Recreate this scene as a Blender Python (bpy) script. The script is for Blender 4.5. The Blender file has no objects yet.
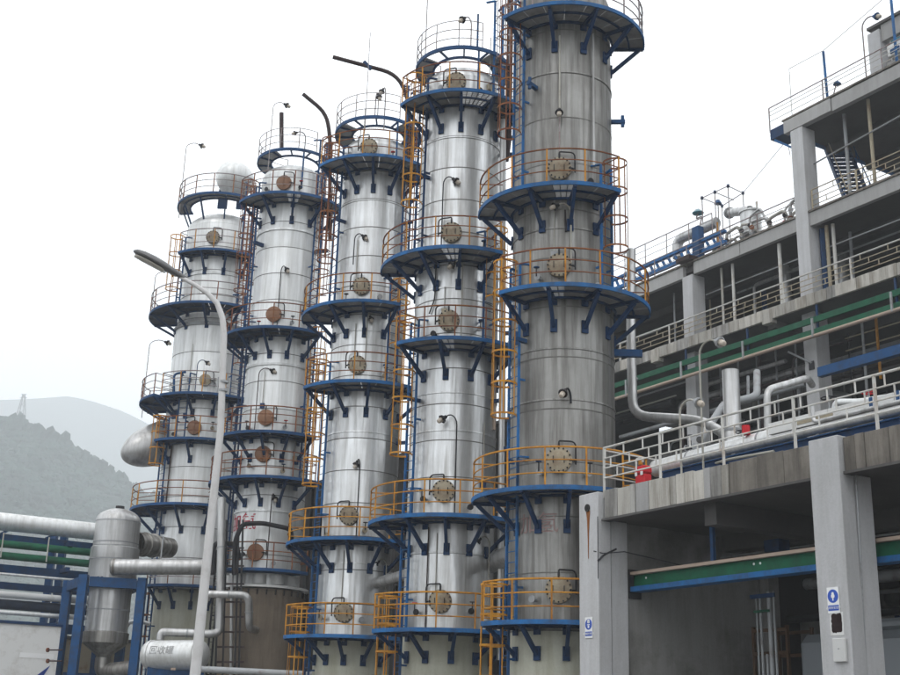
import bpy, bmesh, math, random
from mathutils import Vector, Matrix
R = math.radians
PI = math.pi
random.seed(7)
scene = bpy.context.scene
COL = scene.collection

# ---------------------------------------------------------------- camera, sky, sun, exposure
PITCH, ROLL, YAW, EYE = R(17.832), R(1.733), R(31.693), 1.6
cam_data = bpy.data.cameras.new("camera")
cam_data.sensor_width = 36.0
cam_data.lens = 48.82
cam_data.clip_start = 0.1
cam_data.clip_end = 9000
cam = bpy.data.objects.new("camera", cam_data)
COL.objects.link(cam)
_right = Vector((math.cos(ROLL), -math.sin(PITCH)*math.sin(ROLL), math.cos(PITCH)*math.sin(ROLL)))
_up = Vector((-math.sin(ROLL), -math.sin(PITCH)*math.cos(ROLL), math.cos(PITCH)*math.cos(ROLL)))
_fw = Vector((0, math.cos(PITCH), math.sin(PITCH)))
cam.matrix_world = Matrix(((_right.x, _up.x, -_fw.x, 0), (_right.y, _up.y, -_fw.y, 0), (_right.z, _up.z, -_fw.z, EYE), (0, 0, 0, 1)))
scene.camera = cam

SUN_EL, SUN_AZ = R(52), R(205)          # azimuth clockwise from +Y
world = bpy.data.worlds.new("World")
scene.world = world
world.use_nodes = True
nt = world.node_tree
nt.nodes.clear()
wo = nt.nodes.new("ShaderNodeOutputWorld")
bg = nt.nodes.new("ShaderNodeBackground")
sky = nt.nodes.new("ShaderNodeTexSky")
sky.sky_type = 'NISHITA'
sky.sun_disc = False
sky.sun_elevation = SUN_EL
sky.sun_rotation = SUN_AZ
sky.dust_density = 6.0
sky.air_density = 1.0
ov = nt.nodes.new("ShaderNodeMix")       # a closed white overcast over the clear-sky colours
ov.data_type = 'RGBA'
ov.inputs[0].default_value = 0.93
nt.links.new(sky.outputs[0], ov.inputs[6])
ov.inputs[7].default_value = (19.6, 19.8, 20.1, 1)
nt.links.new(ov.outputs[2], bg.inputs[0])
bg.inputs[1].default_value = 0.1
nt.links.new(bg.outputs[0], wo.inputs[0])

sun_d = bpy.data.lights.new("sun", 'SUN')
sun_d.energy = 0.55
sun_d.angle = R(25)
sun_d.color = (1.0, 0.97, 0.92)
sun = bpy.data.objects.new("sun", sun_d)
COL.objects.link(sun)
sdir = Vector((math.sin(SUN_AZ)*math.cos(SUN_EL), math.cos(SUN_AZ)*math.cos(SUN_EL), math.sin(SUN_EL)))
sun.rotation_euler = sdir.to_track_quat('Z', 'Y').to_euler()

scene.view_settings.view_transform = 'Standard'
scene.view_settings.look = 'None'
scene.view_settings.gamma = 1
scene.view_settings.exposure = 0.0
scene.cycles.volume_bounces = 5
scene.cycles.max_bounces = 10

# ---------------------------------------------------------------- materials
MATS = {}

def _pos(nt):
    g = nt.nodes.new("ShaderNodeNewGeometry")
    return g.outputs['Position']

def _noise(nt, vec, scale, detail=4, rough=0.6, stretch=None):
    n = nt.nodes.new("ShaderNodeTexNoise")
    n.inputs['Scale'].default_value = scale
    n.inputs['Detail'].default_value = detail
    n.inputs['Roughness'].default_value = rough
    if stretch:
        m = nt.nodes.new("ShaderNodeMapping")
        m.inputs['Scale'].default_value = stretch
        nt.links.new(vec, m.inputs[0])
        vec = m.outputs[0]
    nt.links.new(vec, n.inputs['Vector'])
    return n.outputs[0]

def _ramp(nt, fac, lo, hi):
    r = nt.nodes.new("ShaderNodeMapRange")
    r.inputs[1].default_value = lo
    r.inputs[2].default_value = hi
    nt.links.new(fac, r.inputs[0])
    return r.outputs[0]

def _mixc(nt, fac, a, b, mode='MIX'):
    m = nt.nodes.new("ShaderNodeMix")
    m.data_type = 'RGBA'
    m.blend_type = mode
    for i, v in ((0, fac), (6, a), (7, b)):
        if isinstance(v, (tuple, list)):
            m.inputs[i].default_value = (v[0], v[1], v[2], 1)
        elif isinstance(v, (int, float)):
            m.inputs[i].default_value = v
        else:
            nt.links.new(v, m.inputs[i])
    return m.outputs[2]

def _mul(nt, a, k):
    m = nt.nodes.new("ShaderNodeMath")
    m.operation = 'MULTIPLY'
    nt.links.new(a, m.inputs[0])
    if isinstance(k, (int, float)):
        m.inputs[1].default_value = k
    else:
        nt.links.new(k, m.inputs[1])
    return m.outputs[0]

def _new(name):
    m = bpy.data.materials.new(name)
    m.use_nodes = True
    nt = m.node_tree
    return m, nt, nt.nodes['Principled BSDF']

def _bump(nt, b, h, strength, dist=0.02):
    bp = nt.nodes.new("ShaderNodeBump")
    bp.inputs['Strength'].default_value = strength
    bp.inputs['Distance'].default_value = dist
    nt.links.new(h, bp.inputs['Height'])
    nt.links.new(bp.outputs[0], b.inputs['Normal'])

def clad(name, base, dirt, dirt_amt=0.5, metal=0.75, rough=0.36, vary=0.16):
    """aluminium cladding sheet: vertical rain streaks, dull patches, slight waviness, each sheet its own tone"""
    m, nt, b = _new(name)
    p = _pos(nt)
    st = _ramp(nt, _noise(nt, p, 1.0, 5, 0.65, (5.0, 5.0, 0.28)), 0.40, 0.72)
    pt = _ramp(nt, _noise(nt, p, 0.8, 4, 0.6), 0.35, 0.75)
    fac = _mul(nt, st, dirt_amt)
    c = _mixc(nt, fac, base, dirt)
    c = _mixc(nt, _mul(nt, pt, dirt_amt*0.55), c, dirt)
    oi = nt.nodes.new("ShaderNodeObjectInfo")
    v = nt.nodes.new("ShaderNodeMapRange")
    v.inputs[3].default_value = 1 - vary
    v.inputs[4].default_value = 1 + vary*0.5
    nt.links.new(oi.outputs['Random'], v.inputs[0])
    hs = nt.nodes.new("ShaderNodeHueSaturation")
    nt.links.new(c, hs.inputs['Color'])
    nt.links.new(v.outputs[0], hs.inputs['Value'])
    nt.links.new(hs.outputs[0], b.inputs['Base Color'])
    b.inputs['Metallic'].default_value = metal
    rr = nt.nodes.new("ShaderNodeMapRange")
    rr.inputs[3].default_value = rough - 0.06
    rr.inputs[4].default_value = rough + 0.22
    nt.links.new(st, rr.inputs[0])
    nt.links.new(rr.outputs[0], b.inputs['Roughness'])
    h1 = _noise(nt, p, 1.0, 2, 0.5, (4.0, 4.0, 1.3))
    _bump(nt, b, h1, 0.22, 0.06)
    MATS[name] = m
    return m

def paint(name, col, worn=(0.10, 0.045, 0.025), amt=0.5, lo=0.52, hi=0.68, rough=0.62, metal=0.0, scale=2.2, vary=0.12, spec=0.22):
    m, nt, b = _new(name)
    p = _pos(nt)
    f = _ramp(nt, _noise(nt, p, scale, 6, 0.7), lo, hi)
    c = _mixc(nt, _mul(nt, f, amt), col, worn)
    oi = nt.nodes.new("ShaderNodeObjectInfo")
    v = nt.nodes.new("ShaderNodeMapRange")
    v.inputs[3].default_value = 1 - vary
    v.inputs[4].default_value = 1 + vary
    nt.links.new(oi.outputs['Random'], v.inputs[0])
    hs = nt.nodes.new("ShaderNodeHueSaturation")
    nt.links.new(c, hs.inputs['Color'])
    nt.links.new(v.outputs[0], hs.inputs['Value'])
    nt.links.new(hs.outputs[0], b.inputs['Base Color'])
    b.inputs['Roughness'].default_value = rough
    b.inputs['Metallic'].default_value = metal
    b.inputs['Specular IOR Level'].default_value = spec
    _bump(nt, b, _noise(nt, p, 14, 3, 0.6), 0.12, 0.01)
    MATS[name] = m
    return m

def concrete(name, col, stain, amt=0.6, streak=0.5, rough=0.9, lo=0.42, hi=0.72, vary=0.08):
    m, nt, b = _new(name)
    p = _pos(nt)
    s1 = _ramp(nt, _noise(nt, p, 1.0, 6, 0.7, (3.2, 3.2, 0.35)), lo, hi)
    s2 = _ramp(nt, _noise(nt, p, 0.55, 6, 0.65), 0.45, 0.75)
    c = _mixc(nt, _mul(nt, s1, streak), col, stain)
    c = _mixc(nt, _mul(nt, s2, amt), c, stain)
    g = _noise(nt, p, 18, 4, 0.7)
    c = _mixc(nt, 0.18, c, _mixc(nt, g, (0.1, 0.1, 0.1), (0.9, 0.9, 0.9)), 'OVERLAY')
    oi = nt.nodes.new("ShaderNodeObjectInfo")
    v = nt.nodes.new("ShaderNodeMapRange")
    v.inputs[3].default_value = 1 - vary
    v.inputs[4].default_value = 1 + vary
    nt.links.new(oi.outputs['Random'], v.inputs[0])
    hs = nt.nodes.new("ShaderNodeHueSaturation")
    nt.links.new(c, hs.inputs['Color'])
    nt.links.new(v.outputs[0], hs.inputs['Value'])
    nt.links.new(hs.outputs[0], b.inputs['Base Color'])
    b.inputs['Roughness'].default_value = rough
    _bump(nt, b, g, 0.25, 0.02)
    MATS[name] = m
    return m

def flat(name, col, rough=0.6, metal=0.0):
    m, nt, b = _new(name)
    b.inputs['Base Color'].default_value = (*col, 1)
    b.inputs['Roughness'].default_value = rough
    b.inputs['Metallic'].default_value = metal
    MATS[name] = m
    return m

clad('clad_bright', (0.76, 0.77, 0.775), (0.27, 0.255, 0.23), 0.58, 0.80, 0.34)
clad('clad_white', (0.80, 0.81, 0.81), (0.38, 0.37, 0.34), 0.46, 0.55, 0.42)
clad('clad_grey', (0.31, 0.305, 0.29), (0.10, 0.092, 0.082), 0.85, 0.65, 0.42, 0.16)
clad('clad_pipe', (0.58, 0.58, 0.58), (0.20, 0.19, 0.175), 0.6, 0.7, 0.36, 0.1)
clad('clad_drum', (0.40, 0.385, 0.36), (0.09, 0.08, 0.07), 0.9, 0.6, 0.40, 0.1)
paint('seam', (0.16, 0.155, 0.145), (0.3, 0.3, 0.28), 0.6, 0.5, 0.7, metal=0.4)
paint('blue', (0.010, 0.068, 0.19), (0.03, 0.04, 0.07), 0.7, 0.45, 0.7)
paint('blue_bright', (0.014, 0.125, 0.34), (0.035, 0.045, 0.06), 0.75, 0.42, 0.68)
paint('blue_dark', (0.008, 0.036, 0.105), (0.015, 0.018, 0.028), 0.6)  # on platform undersides: the common blue with shade put into the colour
paint('orange', (0.58, 0.27, 0.028), (0.25, 0.085, 0.018), 0.7, 0.42, 0.62)
paint('rust_red', (0.16, 0.050, 0.024), (0.34, 0.14, 0.025), 0.6, 0.45, 0.65)
paint('rail_grey', (0.30, 0.27, 0.27), (0.16, 0.07, 0.05), 0.7, 0.45, 0.65)
paint('rust_pipe', (0.040, 0.022, 0.022), (0.02, 0.016, 0.022), 0.8)
paint('deck_grey', (0.30, 0.305, 0.31), (0.12, 0.11, 0.10), 0.7, 0.40, 0.7)
paint('deck_dark', (0.025, 0.036, 0.06), (0.02, 0.02, 0.025), 0.7)
paint('manhole_cream', (0.34, 0.295, 0.215), (0.13, 0.07, 0.035), 0.7, 0.42, 0.7)
paint('manhole_rust', (0.21, 0.105, 0.06), (0.36, 0.21, 0.13), 0.6, 0.4, 0.7)
paint('black_iron', (0.02, 0.02, 0.024), (0.05, 0.03, 0.02), 0.5)
paint('steel', (0.33, 0.34, 0.35), (0.15, 0.12, 0.1), 0.6, metal=0.3)
paint('galvanised', (0.38, 0.37, 0.33), (0.25, 0.20, 0.15), 0.6, metal=0.35)
paint('rail_white', (0.58, 0.57, 0.54), (0.33, 0.22, 0.13), 0.55)
paint('rail_cream', (0.38, 0.33, 0.24), (0.25, 0.15, 0.09), 0.6)
paint('white_paint', (0.62, 0.62, 0.61), (0.42, 0.40, 0.37), 0.5)
paint('pole_white', (0.58, 0.57, 0.565), (0.36, 0.34, 0.32), 0.4)
paint('lamp_head', (0.13, 0.13, 0.13), (0.07, 0.065, 0.06), 0.5, rough=0.35, metal=0.3)
paint('green', (0.006, 0.105, 0.050), (0.01, 0.045, 0.028), 0.7, 0.4, 0.7)
paint('beige', (0.40, 0.31, 0.25), (0.3, 0.22, 0.17), 0.5)
paint('red', (0.55, 0.02, 0.03), (0.3, 0.03, 0.03), 0.4)
concrete('skirt_cream', (0.50, 0.50, 0.42), (0.28, 0.255, 0.16), 0.35, 0.55)
concrete('skirt_brown', (0.19, 0.15, 0.11), (0.075, 0.057, 0.042), 0.7, 0.6)
concrete('column_white', (0.49, 0.49, 0.50), (0.28, 0.275, 0.26), 0.35, 0.4)
concrete('wall_stained', (0.26, 0.255, 0.245), (0.07, 0.065, 0.055), 0.85, 0.3)
concrete('fascia', (0.36, 0.35, 0.33), (0.06, 0.052, 0.045), 0.5, 0.95, vary=0.3)
concrete('fascia_brown', (0.20, 0.18, 0.155), (0.045, 0.038, 0.032), 0.7, 0.9, vary=0.1)
concrete('fascia_pale', (0.47, 0.45, 0.41), (0.13, 0.105, 0.075), 0.35, 0.85, vary=0.25)
concrete('beam_paint', (0.37, 0.365, 0.36), (0.22, 0.21, 0.20), 0.3, 0.4)
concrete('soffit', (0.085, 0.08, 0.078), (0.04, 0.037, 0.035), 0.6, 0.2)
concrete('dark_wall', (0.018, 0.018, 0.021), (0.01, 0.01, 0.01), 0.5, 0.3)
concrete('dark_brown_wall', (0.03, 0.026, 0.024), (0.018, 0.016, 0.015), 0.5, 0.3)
concrete('ground_concrete', (0.15, 0.147, 0.14), (0.09, 0.085, 0.08), 0.6, 0.0)
concrete('wood', (0.12, 0.062, 0.03), (0.05, 0.03, 0.018), 0.6, 0.5)
flat('bulb', (0.48, 0.42, 0.35), 0.12)
flat('lens', (0.42, 0.40, 0.35), 0.25)
flat('sign_blue', (0.012, 0.07, 0.42), 0.4)
flat('sign_white', (0.78, 0.78, 0.78), 0.5)
flat('sign_ink', (0.02, 0.03, 0.10), 0.5)
flat('red_ink', (0.45, 0.03, 0.06), 0.6)
flat('red_ink_faded', (0.33, 0.21, 0.20), 0.6)
flat('grey_ink', (0.33, 0.33, 0.33), 0.6)
flat('tank_plastic', (0.22, 0.24, 0.26), 0.4)
flat('glass_teal', (0.03, 0.16, 0.20), 0.12)
flat('black_hole', (0.012, 0.011, 0.010), 0.9)
flat('rust_stain', (0.40, 0.15, 0.04), 0.9)
paint('foliage', (0.028, 0.062, 0.050), (0.008, 0.020, 0.018), 0.9, 0.40, 0.60, rough=0.8, scale=0.05, vary=0.0)
paint('hill_green', (0.022, 0.045, 0.040), (0.018, 0.03, 0.026), 0.8, 0.35, 0.65, rough=0.9, scale=0.03, vary=0.0)
def M(n): return MATS[n]

# ---------------------------------------------------------------- object helpers
WM = {}          # world matrices, so children can be placed in world coordinates

def place(o, W, parent):
    WM[o.name] = W
    if parent is not None:
        o.parent = parent
        o.matrix_basis = WM[parent.name].inverted() @ W
    else:
        o.matrix_basis = W

def tag(o, label=None, cat=None, group=None, kind=None):
    if label: o['label'] = label
    if cat: o['category'] = cat
    if group: o['group'] = group
    if kind: o['kind'] = kind
    return o

def thing(name, label, cat, loc=(0, 0, 0), rotz=0.0, group=None):
    o = bpy.data.objects.new(name, None)
    o.empty_display_size = 0.3
    COL.objects.link(o)
    place(o, Matrix.Translation(Vector(loc)) @ Matrix.Rotation(rotz, 4, 'Z'), None)
    return tag(o, label, cat, group)

def link(name, me, parent, W=None, mat=None):
    o = bpy.data.objects.new(name, me)
    COL.objects.link(o)
    place(o, W or Matrix.Identity(4), parent)
    return o

def mesh_from(bm, name, mat, smooth=True, angle=38):
    bmesh.ops.recalc_face_normals(bm, faces=bm.faces)
    me = bpy.data.meshes.new(name)
    bm.to_mesh(me)
    bm.free()
    if mat: me.materials.append(M(mat))
    if smooth:
        me.polygons.foreach_set('use_smooth', [True]*len(me.polygons))
        me.set_sharp_from_angle(angle=R(angle))
    return me

CACHE = {}

def unit_box(mat):
    k = ('box', mat)
    if k not in CACHE:
        bm = bmesh.new()
        bmesh.ops.create_cube(bm, size=1.0)
        CACHE[k] = mesh_from(bm, 'box', mat, smooth=False)
    return CACHE[k]

def unit_cyl(mat, seg=12):
    k = ('cyl', mat, seg)
    if k not in CACHE:
        bm = bmesh.new()
        bmesh.ops.create_cone(bm, cap_ends=True, segments=seg, radius1=1, radius2=1, depth=1.0)
        CACHE[k] = mesh_from(bm, 'cyl', mat)
    return CACHE[k]

def axes(p0, p1, side=None):
    p0, p1 = Vector(p0), Vector(p1)
    z = (p1 - p0)
    L = z.length
    z = z/L
    s = Vector(side) if side is not None else (Vector((0, 0, 1)) if abs(z.z) < 0.95 else Vector((1, 0, 0)))
    x = s.cross(z)
    if x.length < 1e-5: x = Vector((1, 0, 0))
    x.normalize()
    y = z.cross(x)
    return (p0+p1)/2, x, y, z, L

def frame(c, x, y, z, sx, sy, sz):
    return Matrix(((x.x*sx, y.x*sy, z.x*sz, c.x), (x.y*sx, y.y*sy, z.y*sz, c.y), (x.z*sx, y.z*sy, z.z*sz, c.z), (0, 0, 0, 1)))

def bar(name, mat, parent, p0, p1, w, h, side=None):
    """box section from p0 to p1; w across, h along 'side' (up by default)"""
    c, x, y, z, L = axes(p0, p1, side)
    return link(name, unit_box(mat), parent, frame(c, x, y, z, w, h, L))

def rod(name, mat, parent, p0, p1, r, seg=10):
    c, x, y, z, L = axes(p0, p1)
    return link(name, unit_cyl(mat, seg), parent, frame(c, x, y, z, r, r, L))

def box_bm(bm, c, sx, sy, sz, rot=None):
    m = Matrix.Translation(Vector(c)) @ (rot.to_4x4() if rot else Matrix.Identity(4)) @ Matrix.Diagonal((sx, sy, sz, 1))
    return bmesh.ops.create_cube(bm, size=1.0, matrix=m)

def bar_bm(bm, p0, p1, w, h, side=None):
    c, x, y, z, L = axes(p0, p1, side)
    bmesh.ops.create_cube(bm, size=1.0, matrix=frame(c, x, y, z, w, h, L))

def cyl_bm(bm, p0, p1, r0, r1=None, seg=12, caps=True):
    c, x, y, z, L = axes(p0, p1)
    bmesh.ops.create_cone(bm, cap_ends=caps, segments=seg, radius1=r0, radius2=r0 if r1 is None else r1, depth=L, matrix=frame(c, x, y, z, 1, 1, 1))

def bevel_all(bm, w, seg=1):
    bmesh.ops.bevel(bm, geom=bm.edges[:], offset=w, segments=seg, affect='EDGES', profile=0.6)

def round_path(pts, rad, n=5):
    pts = [Vector(p) for p in pts]
    out = [pts[0]]
    for i in range(1, len(pts)-1):
        a, b, c = pts[i-1], pts[i], pts[i+1]
        d1, d2 = (a-b), (c-b)
        t = min(rad, d1.length*0.49, d2.length*0.49)
        q0, q2 = b + d1.normalized()*t, b + d2.normalized()*t
        for k in range(n+1):
            u = k/n
            out.append(q0*(1-u)**2 + b*2*u*(1-u) + q2*u*u)
    out.append(pts[-1])
    return out

def tube_bm(bm, pts, r, seg=8, caps=True):
    pts = [Vector(p) for p in pts]
    rs = r if isinstance(r, (list, tuple)) else [r]*len(pts)
    rings = []
    nrm = None
    for i, p in enumerate(pts):
        t = (pts[min(i+1, len(pts)-1)] - pts[max(i-1, 0)]).normalized()
        if nrm is None:
            a = Vector((0, 0, 1)) if abs(t.z) < 0.9 else Vector((1, 0, 0))
            nrm = (a - t*a.dot(t)).normalized()
        else:
            nrm = (nrm - t*nrm.dot(t)).normalized()
        bi = t.cross(nrm)
        rings.append([bm.verts.new(p + (nrm*math.cos(2*PI*k/seg) + bi*math.sin(2*PI*k/seg))*rs[i]) for k in range(seg)])
    for a, b in zip(rings, rings[1:]):
        for k in range(seg):
            bm.faces.new((a[k], a[(k+1) % seg], b[(k+1) % seg], b[k]))
    if caps:
        bm.faces.new(rings[0][::-1])
        bm.faces.new(rings[-1])

def pipe(name, mat, parent, pts, r, bend=0.0, seg=10):
    if bend: pts = round_path(pts, bend)
    bm = bmesh.new()
    o0 = Vector(pts[0])
    tube_bm(bm, [Vector(p)-o0 for p in pts], r, seg)
    return link(name, mesh_from(bm, name, mat), parent, Matrix.Translation(o0))

def lathe_bm(bm, prof, seg=32, M4=None):
    """prof: list of (r, z)"""
    rings = []
    for r, z in prof:
        if r < 1e-4:
            rings.append([bm.verts.new((0, 0, z))])
        else:
            rings.append([bm.verts.new((r*math.cos(2*PI*k/seg), r*math.sin(2*PI*k/seg), z)) for k in range(seg)])
    for a, b in zip(rings, rings[1:]):
        for k in range(seg):
            k2 = (k+1) % seg
            if len(a) == 1 and len(b) == 1: continue
            if len(a) == 1: bm.faces.new((a[0], b[k2], b[k]))
            elif len(b) == 1: bm.faces.new((a[k], a[k2], b[0]))
            else: bm.faces.new((a[k], a[k2], b[k2], b[k]))
    if M4 is not None: bm.transform(M4)

def lathe(name, mat, parent, prof, W, seg=32):
    bm = bmesh.new()
    lathe_bm(bm, prof, seg)
    return link(name, mesh_from(bm, name, mat), parent, W)

def dish(r, z, h, n=6, up=True):
    s = 1 if up else -1
    return [(r*math.cos(PI/2*k/n), z + s*h*math.sin(PI/2*k/n)) for k in range(n)] + [(0, z + s*h)]

def along(p0, p1):
    """matrix that takes local z to the direction p0->p1, origin p0"""
    c, x, y, z, L = axes(p0, p1)
    return frame(Vector(p0), x, y, z, 1, 1, 1), L

def text_mesh(body, size, mat, extrude=0.004, align='CENTER'):
    cu = bpy.data.curves.new('lettering', 'FONT')
    cu.body = body
    cu.size = size
    cu.extrude = extrude
    cu.align_x = align
    cu.align_y = 'CENTER'
    cu.resolution_u = 3
    to = bpy.data.objects.new('lettering_tmp', cu)
    COL.objects.link(to)
    dg = bpy.context.evaluated_depsgraph_get()
    me = bpy.data.meshes.new_from_object(to.evaluated_get(dg))
    bpy.data.objects.remove(to)
    me.materials.clear()
    me.materials.append(M(mat))
    return me

# building frame: g(n, s, z) -> world; n runs into the plant, s runs along it to the far left
CN, SN = math.cos(YAW), math.sin(YAW)
def g(n, s, z): return Vector((n*CN - s*SN, n*SN + s*CN, z))
NV, BV, ZV = Vector((CN, SN, 0)), Vector((-SN, CN, 0)), Vector((0, 0, 1))

def gbox(name, mat, parent, n0, n1, s0, s1, z0, z1, bevel=0.0):
    c = g((n0+n1)/2, (s0+s1)/2, (z0+z1)/2)
    if bevel:
        bm = bmesh.new()
        box_bm(bm, (0, 0, 0), abs(n1-n0), abs(s1-s0), abs(z1-z0))
        bevel_all(bm, bevel)
        return link(name, mesh_from(bm, name, mat, smooth=False), parent, frame(c, NV, BV, ZV, 1, 1, 1))
    return link(name, unit_box(mat), parent, frame(c, NV, BV, ZV, abs(n1-n0), abs(s1-s0), abs(z1-z0)))

# ---------------------------------------------------------------- setting: ground, hills
bm = bmesh.new()
bmesh.ops.create_grid(bm, x_segments=40, y_segments=40, size=2750)
for v in bm.verts:
    v.co.z = 0
ground = link('ground', mesh_from(bm, 'ground', 'ground_concrete', smooth=False), None, Matrix.Translation((0, 1250, 0)))
tag(ground, kind='structure')

def interp(tab, x):
    if x <= tab[0][0]: return tab[0][1]
    for (a, b), (c, d) in zip(tab, tab[1:]):
        if x <= c: return b + (d-b)*(x-a)/(c-a)
    return tab[-1][1]

def sil(pts, Y):
    return sorted((p[0], p[2]) for p in pts)

near_ridge = sil([(-518.473, 870.000, 216.869), (-369.792, 870.000, 203.424), (-325.475, 870.000, 199.564), (-310.865, 870.000, 199.270), (-298.470, 870.000, 193.693), (-280.433, 870.000, 189.054), (-256.724, 870.000, 172.836), (-241.341, 870.000, 164.542), (-225.889, 870.000, 154.854), (-210.541, 870.000, 145.230), (-172.620, 870.000, 121.453), (-127.784, 870.000, 91.369), (-76.371, 870.000, 52.039)], 870)
far_ridge = sil([(-1519.646, 2400.000, 634.639), (-1067.524, 2400.000, 602.604), (-906.950, 2400.000, 611.807), (-846.710, 2400.000, 615.785), (-766.730, 2400.000, 624.579), (-714.713, 2400.000, 613.630), (-651.838, 2400.000, 594.715), (-577.528, 2400.000, 559.707), (-450.033, 2400.000, 481.905), (-284.274, 2400.000, 387.048), (-81.184, 2400.000, 238.296), (114.645, 2400.000, 76.864)], 2400)

def hill(name, tab, Y0, depth, run, seed, x0, x1, step):
    """a ridge: rises from the plain at Y0-run to the crest line at Y0 and falls behind it"""
    rnd = random.Random(seed)
    ph = [rnd.uniform(0, 6.28) for _ in range(6)]
    bm = bmesh.new()
    nx = int((x1-x0)/step)
    rows = [(-run, -0.02), (-run*0.8, 0.16), (-run*0.6, 0.36), (-run*0.4, 0.58), (-run*0.2, 0.80), (-run*0.1, 0.91), (0, 1.0), (depth*0.4, 0.75), (depth, -0.02)]
    grid = []
    for dy, k in rows:
        row = []
        for i in range(nx+1):
            x = x0 + i*step
            h = interp(tab, x)*max(k, -0.02)
            w = math.sin(x*0.031+ph[0]+dy*0.02) + math.sin(x*0.013+ph[1]-dy*0.013) + 0.6*math.sin(x*0.07+ph[2]+dy*0.05)
            if 0 < k < 1: h += w*interp(tab, x)*0.012
            if k < 0: h = -3
            row.append(bm.verts.new((x + (0 if k >= 1 else 6*math.sin(ph[3]+dy*0.04+i)), Y0+dy, max(h, -3))))
        grid.append(row)
    for a, b in zip(grid, grid[1:]):
        for i in range(nx):
            bm.faces.new((a[i], a[i+1], b[i+1], b[i]))
    o = link(name, mesh_from(bm, name, 'hill_green'), None, Matrix.Identity(4))
    tag(o, kind='structure')
    return rows, ph

hill('hill', near_ridge, 870, 480, 430, 3, -660, 130, 10)
hill('hill', far_ridge, 2400, 430, 700, 5, -2200, 320, 28)

def forest(name, label, tab, Y0, run, n, size, x0, x1, seed):
    rnd = random.Random(seed)
    base = []
    for k in range(5):
        b = bmesh.new()
        bmesh.ops.create_icosphere(b, subdivisions=2 if k > 2 else 1, radius=1.0)
        for v in b.verts:
            v.co *= 0.72 + 0.55*rnd.random()
            v.co.z *= 1.25
        base.append(([v.co.copy() for v in b.verts], [[v.index for v in f.verts] for f in b.faces]))
        b.free()
    V, Fc = [], []
    def add(x, y, z, s, fine=False):
        vs, fs = base[rnd.randrange(3, 5) if fine else rnd.randrange(3)]
        a = rnd.uniform(0, 6.28)
        ca, sa = math.cos(a), math.sin(a)
        o = len(V)
        sz = s*rnd.uniform(0.8, 1.5)
        for v in vs:
            V.append((x+(v.x*ca-v.y*sa)*s, y+(v.x*sa+v.y*ca)*s, z+v.z*sz))
        for f in fs: Fc.append([i+o for i in f])
    for i in range(n):
        x = rnd.uniform(x0, x1)
        k = rnd.random()**1.6
        y = Y0 - run*k
        h = interp(tab, x)*(1-k) if k > 0 else interp(tab, x)
        s = size*rnd.uniform(0.55, 1.25)
        add(x, y, h + s*0.15, s)
    for i in range(700):
        x = rnd.uniform(x0, x1)
        s = size*rnd.uniform(0.6, 1.7)
        add(x, Y0-rnd.uniform(0, 6), interp(tab, x)+s*rnd.uniform(-0.3, 0.2), s, True)
    me = bpy.data.meshes.new(name)
    me.from_pydata(V, [], Fc)
    me.materials.append(M('foliage'))
    o = link(name, me, None)
    tag(o, label, 'wood', kind='stuff')
forest('forest', 'hazy wood covering the near hillside at the left', near_ridge, 870, 400, 15000, 4.0, -440, -60, 11)

# lattice pylon on the near ridge
pb = Vector((-311.806, 870.000, 195.513))
pyl = thing('lattice_pylon', 'thin lattice electricity pylon on the hazy ridge at far left', 'pylon', (pb.x, pb.y, pb.z-4))
hh = 36.0
for i, (sx, sy) in enumerate(((-1, -1), (1, -1), (1, 1), (-1, 1))):
    bar('leg', 'steel', pyl, (pb.x+sx*4.6, pb.y+sy*4.6, pb.z-4), (pb.x+sx*0.7, pb.y+sy*0.7, pb.z+hh-4), 0.5, 0.5)
for lv in range(6):
    t0, t1 = lv/6, (lv+1)/6
    w0, w1 = 4.6-3.9*t0, 4.6-3.9*t1
    for (ax, ay), (bx, by) in (((-1, -1), (1, -1)), ((1, -1), (1, 1)), ((1, 1), (-1, 1)), ((-1, 1), (-1, -1))):
        z0, z1 = pb.z-4+hh*t0, pb.z-4+hh*t1
        bar('brace', 'steel', pyl, (pb.x+ax*w0, pb.y+ay*w0, z0), (pb.x+bx*w1, pb.y+by*w1, z1), 0.24, 0.24)
for dz, w in ((-2.5, 2.6), (0.3, 2.0)):
    bar('cross_arm', 'steel', pyl, (pb.x-w, pb.y, pb.z+hh-4+dz), (pb.x+w, pb.y, pb.z+hh-4+dz), 0.4, 0.4)

# ---------------------------------------------------------------- towers
def dirv(a): return Vector((math.sin(a), -math.cos(a), 0))       # azimuth from -Y towards +X
def tanv(a): return Vector((math.cos(a), math.sin(a), 0))
CURVED = {}

def arc_strip(r0, r1, a0, a1, z0, z1, n, closed=True):
    """solid annular wedge, radii r0<r1, about the local z axis"""
    bm = bmesh.new()
    rings = []
    for i in range(n+1):
        a = a0 + (a1-a0)*i/n
        d = dirv(a)
        rings.append([bm.verts.new((d.x*r, d.y*r, z)) for r, z in ((r0, z0), (r1, z0), (r1, z1), (r0, z1))])
    for p, q in zip(rings, rings[1:]):
        for k in range(4):
            bm.faces.new((p[k], p[(k+1) % 4], q[(k+1) % 4], q[k]))
    bm.faces.new(rings[0])
    bm.faces.new(rings[-1][::-1])
    return bm

def wedge_mesh(key, mat, *args):
    k = ('wedge', mat) + tuple(round(a, 4) for a in args)
    if k not in CURVED:
        CURVED[k] = mesh_from(arc_strip(*args[:6], int(args[6])), key, mat)
    return CURVED[k]

def at_axis(C, z=0.0, a=0.0):
    return Matrix.Translation((C[0], C[1], z)) @ Matrix.Rotation(a, 4, 'Z')

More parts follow.
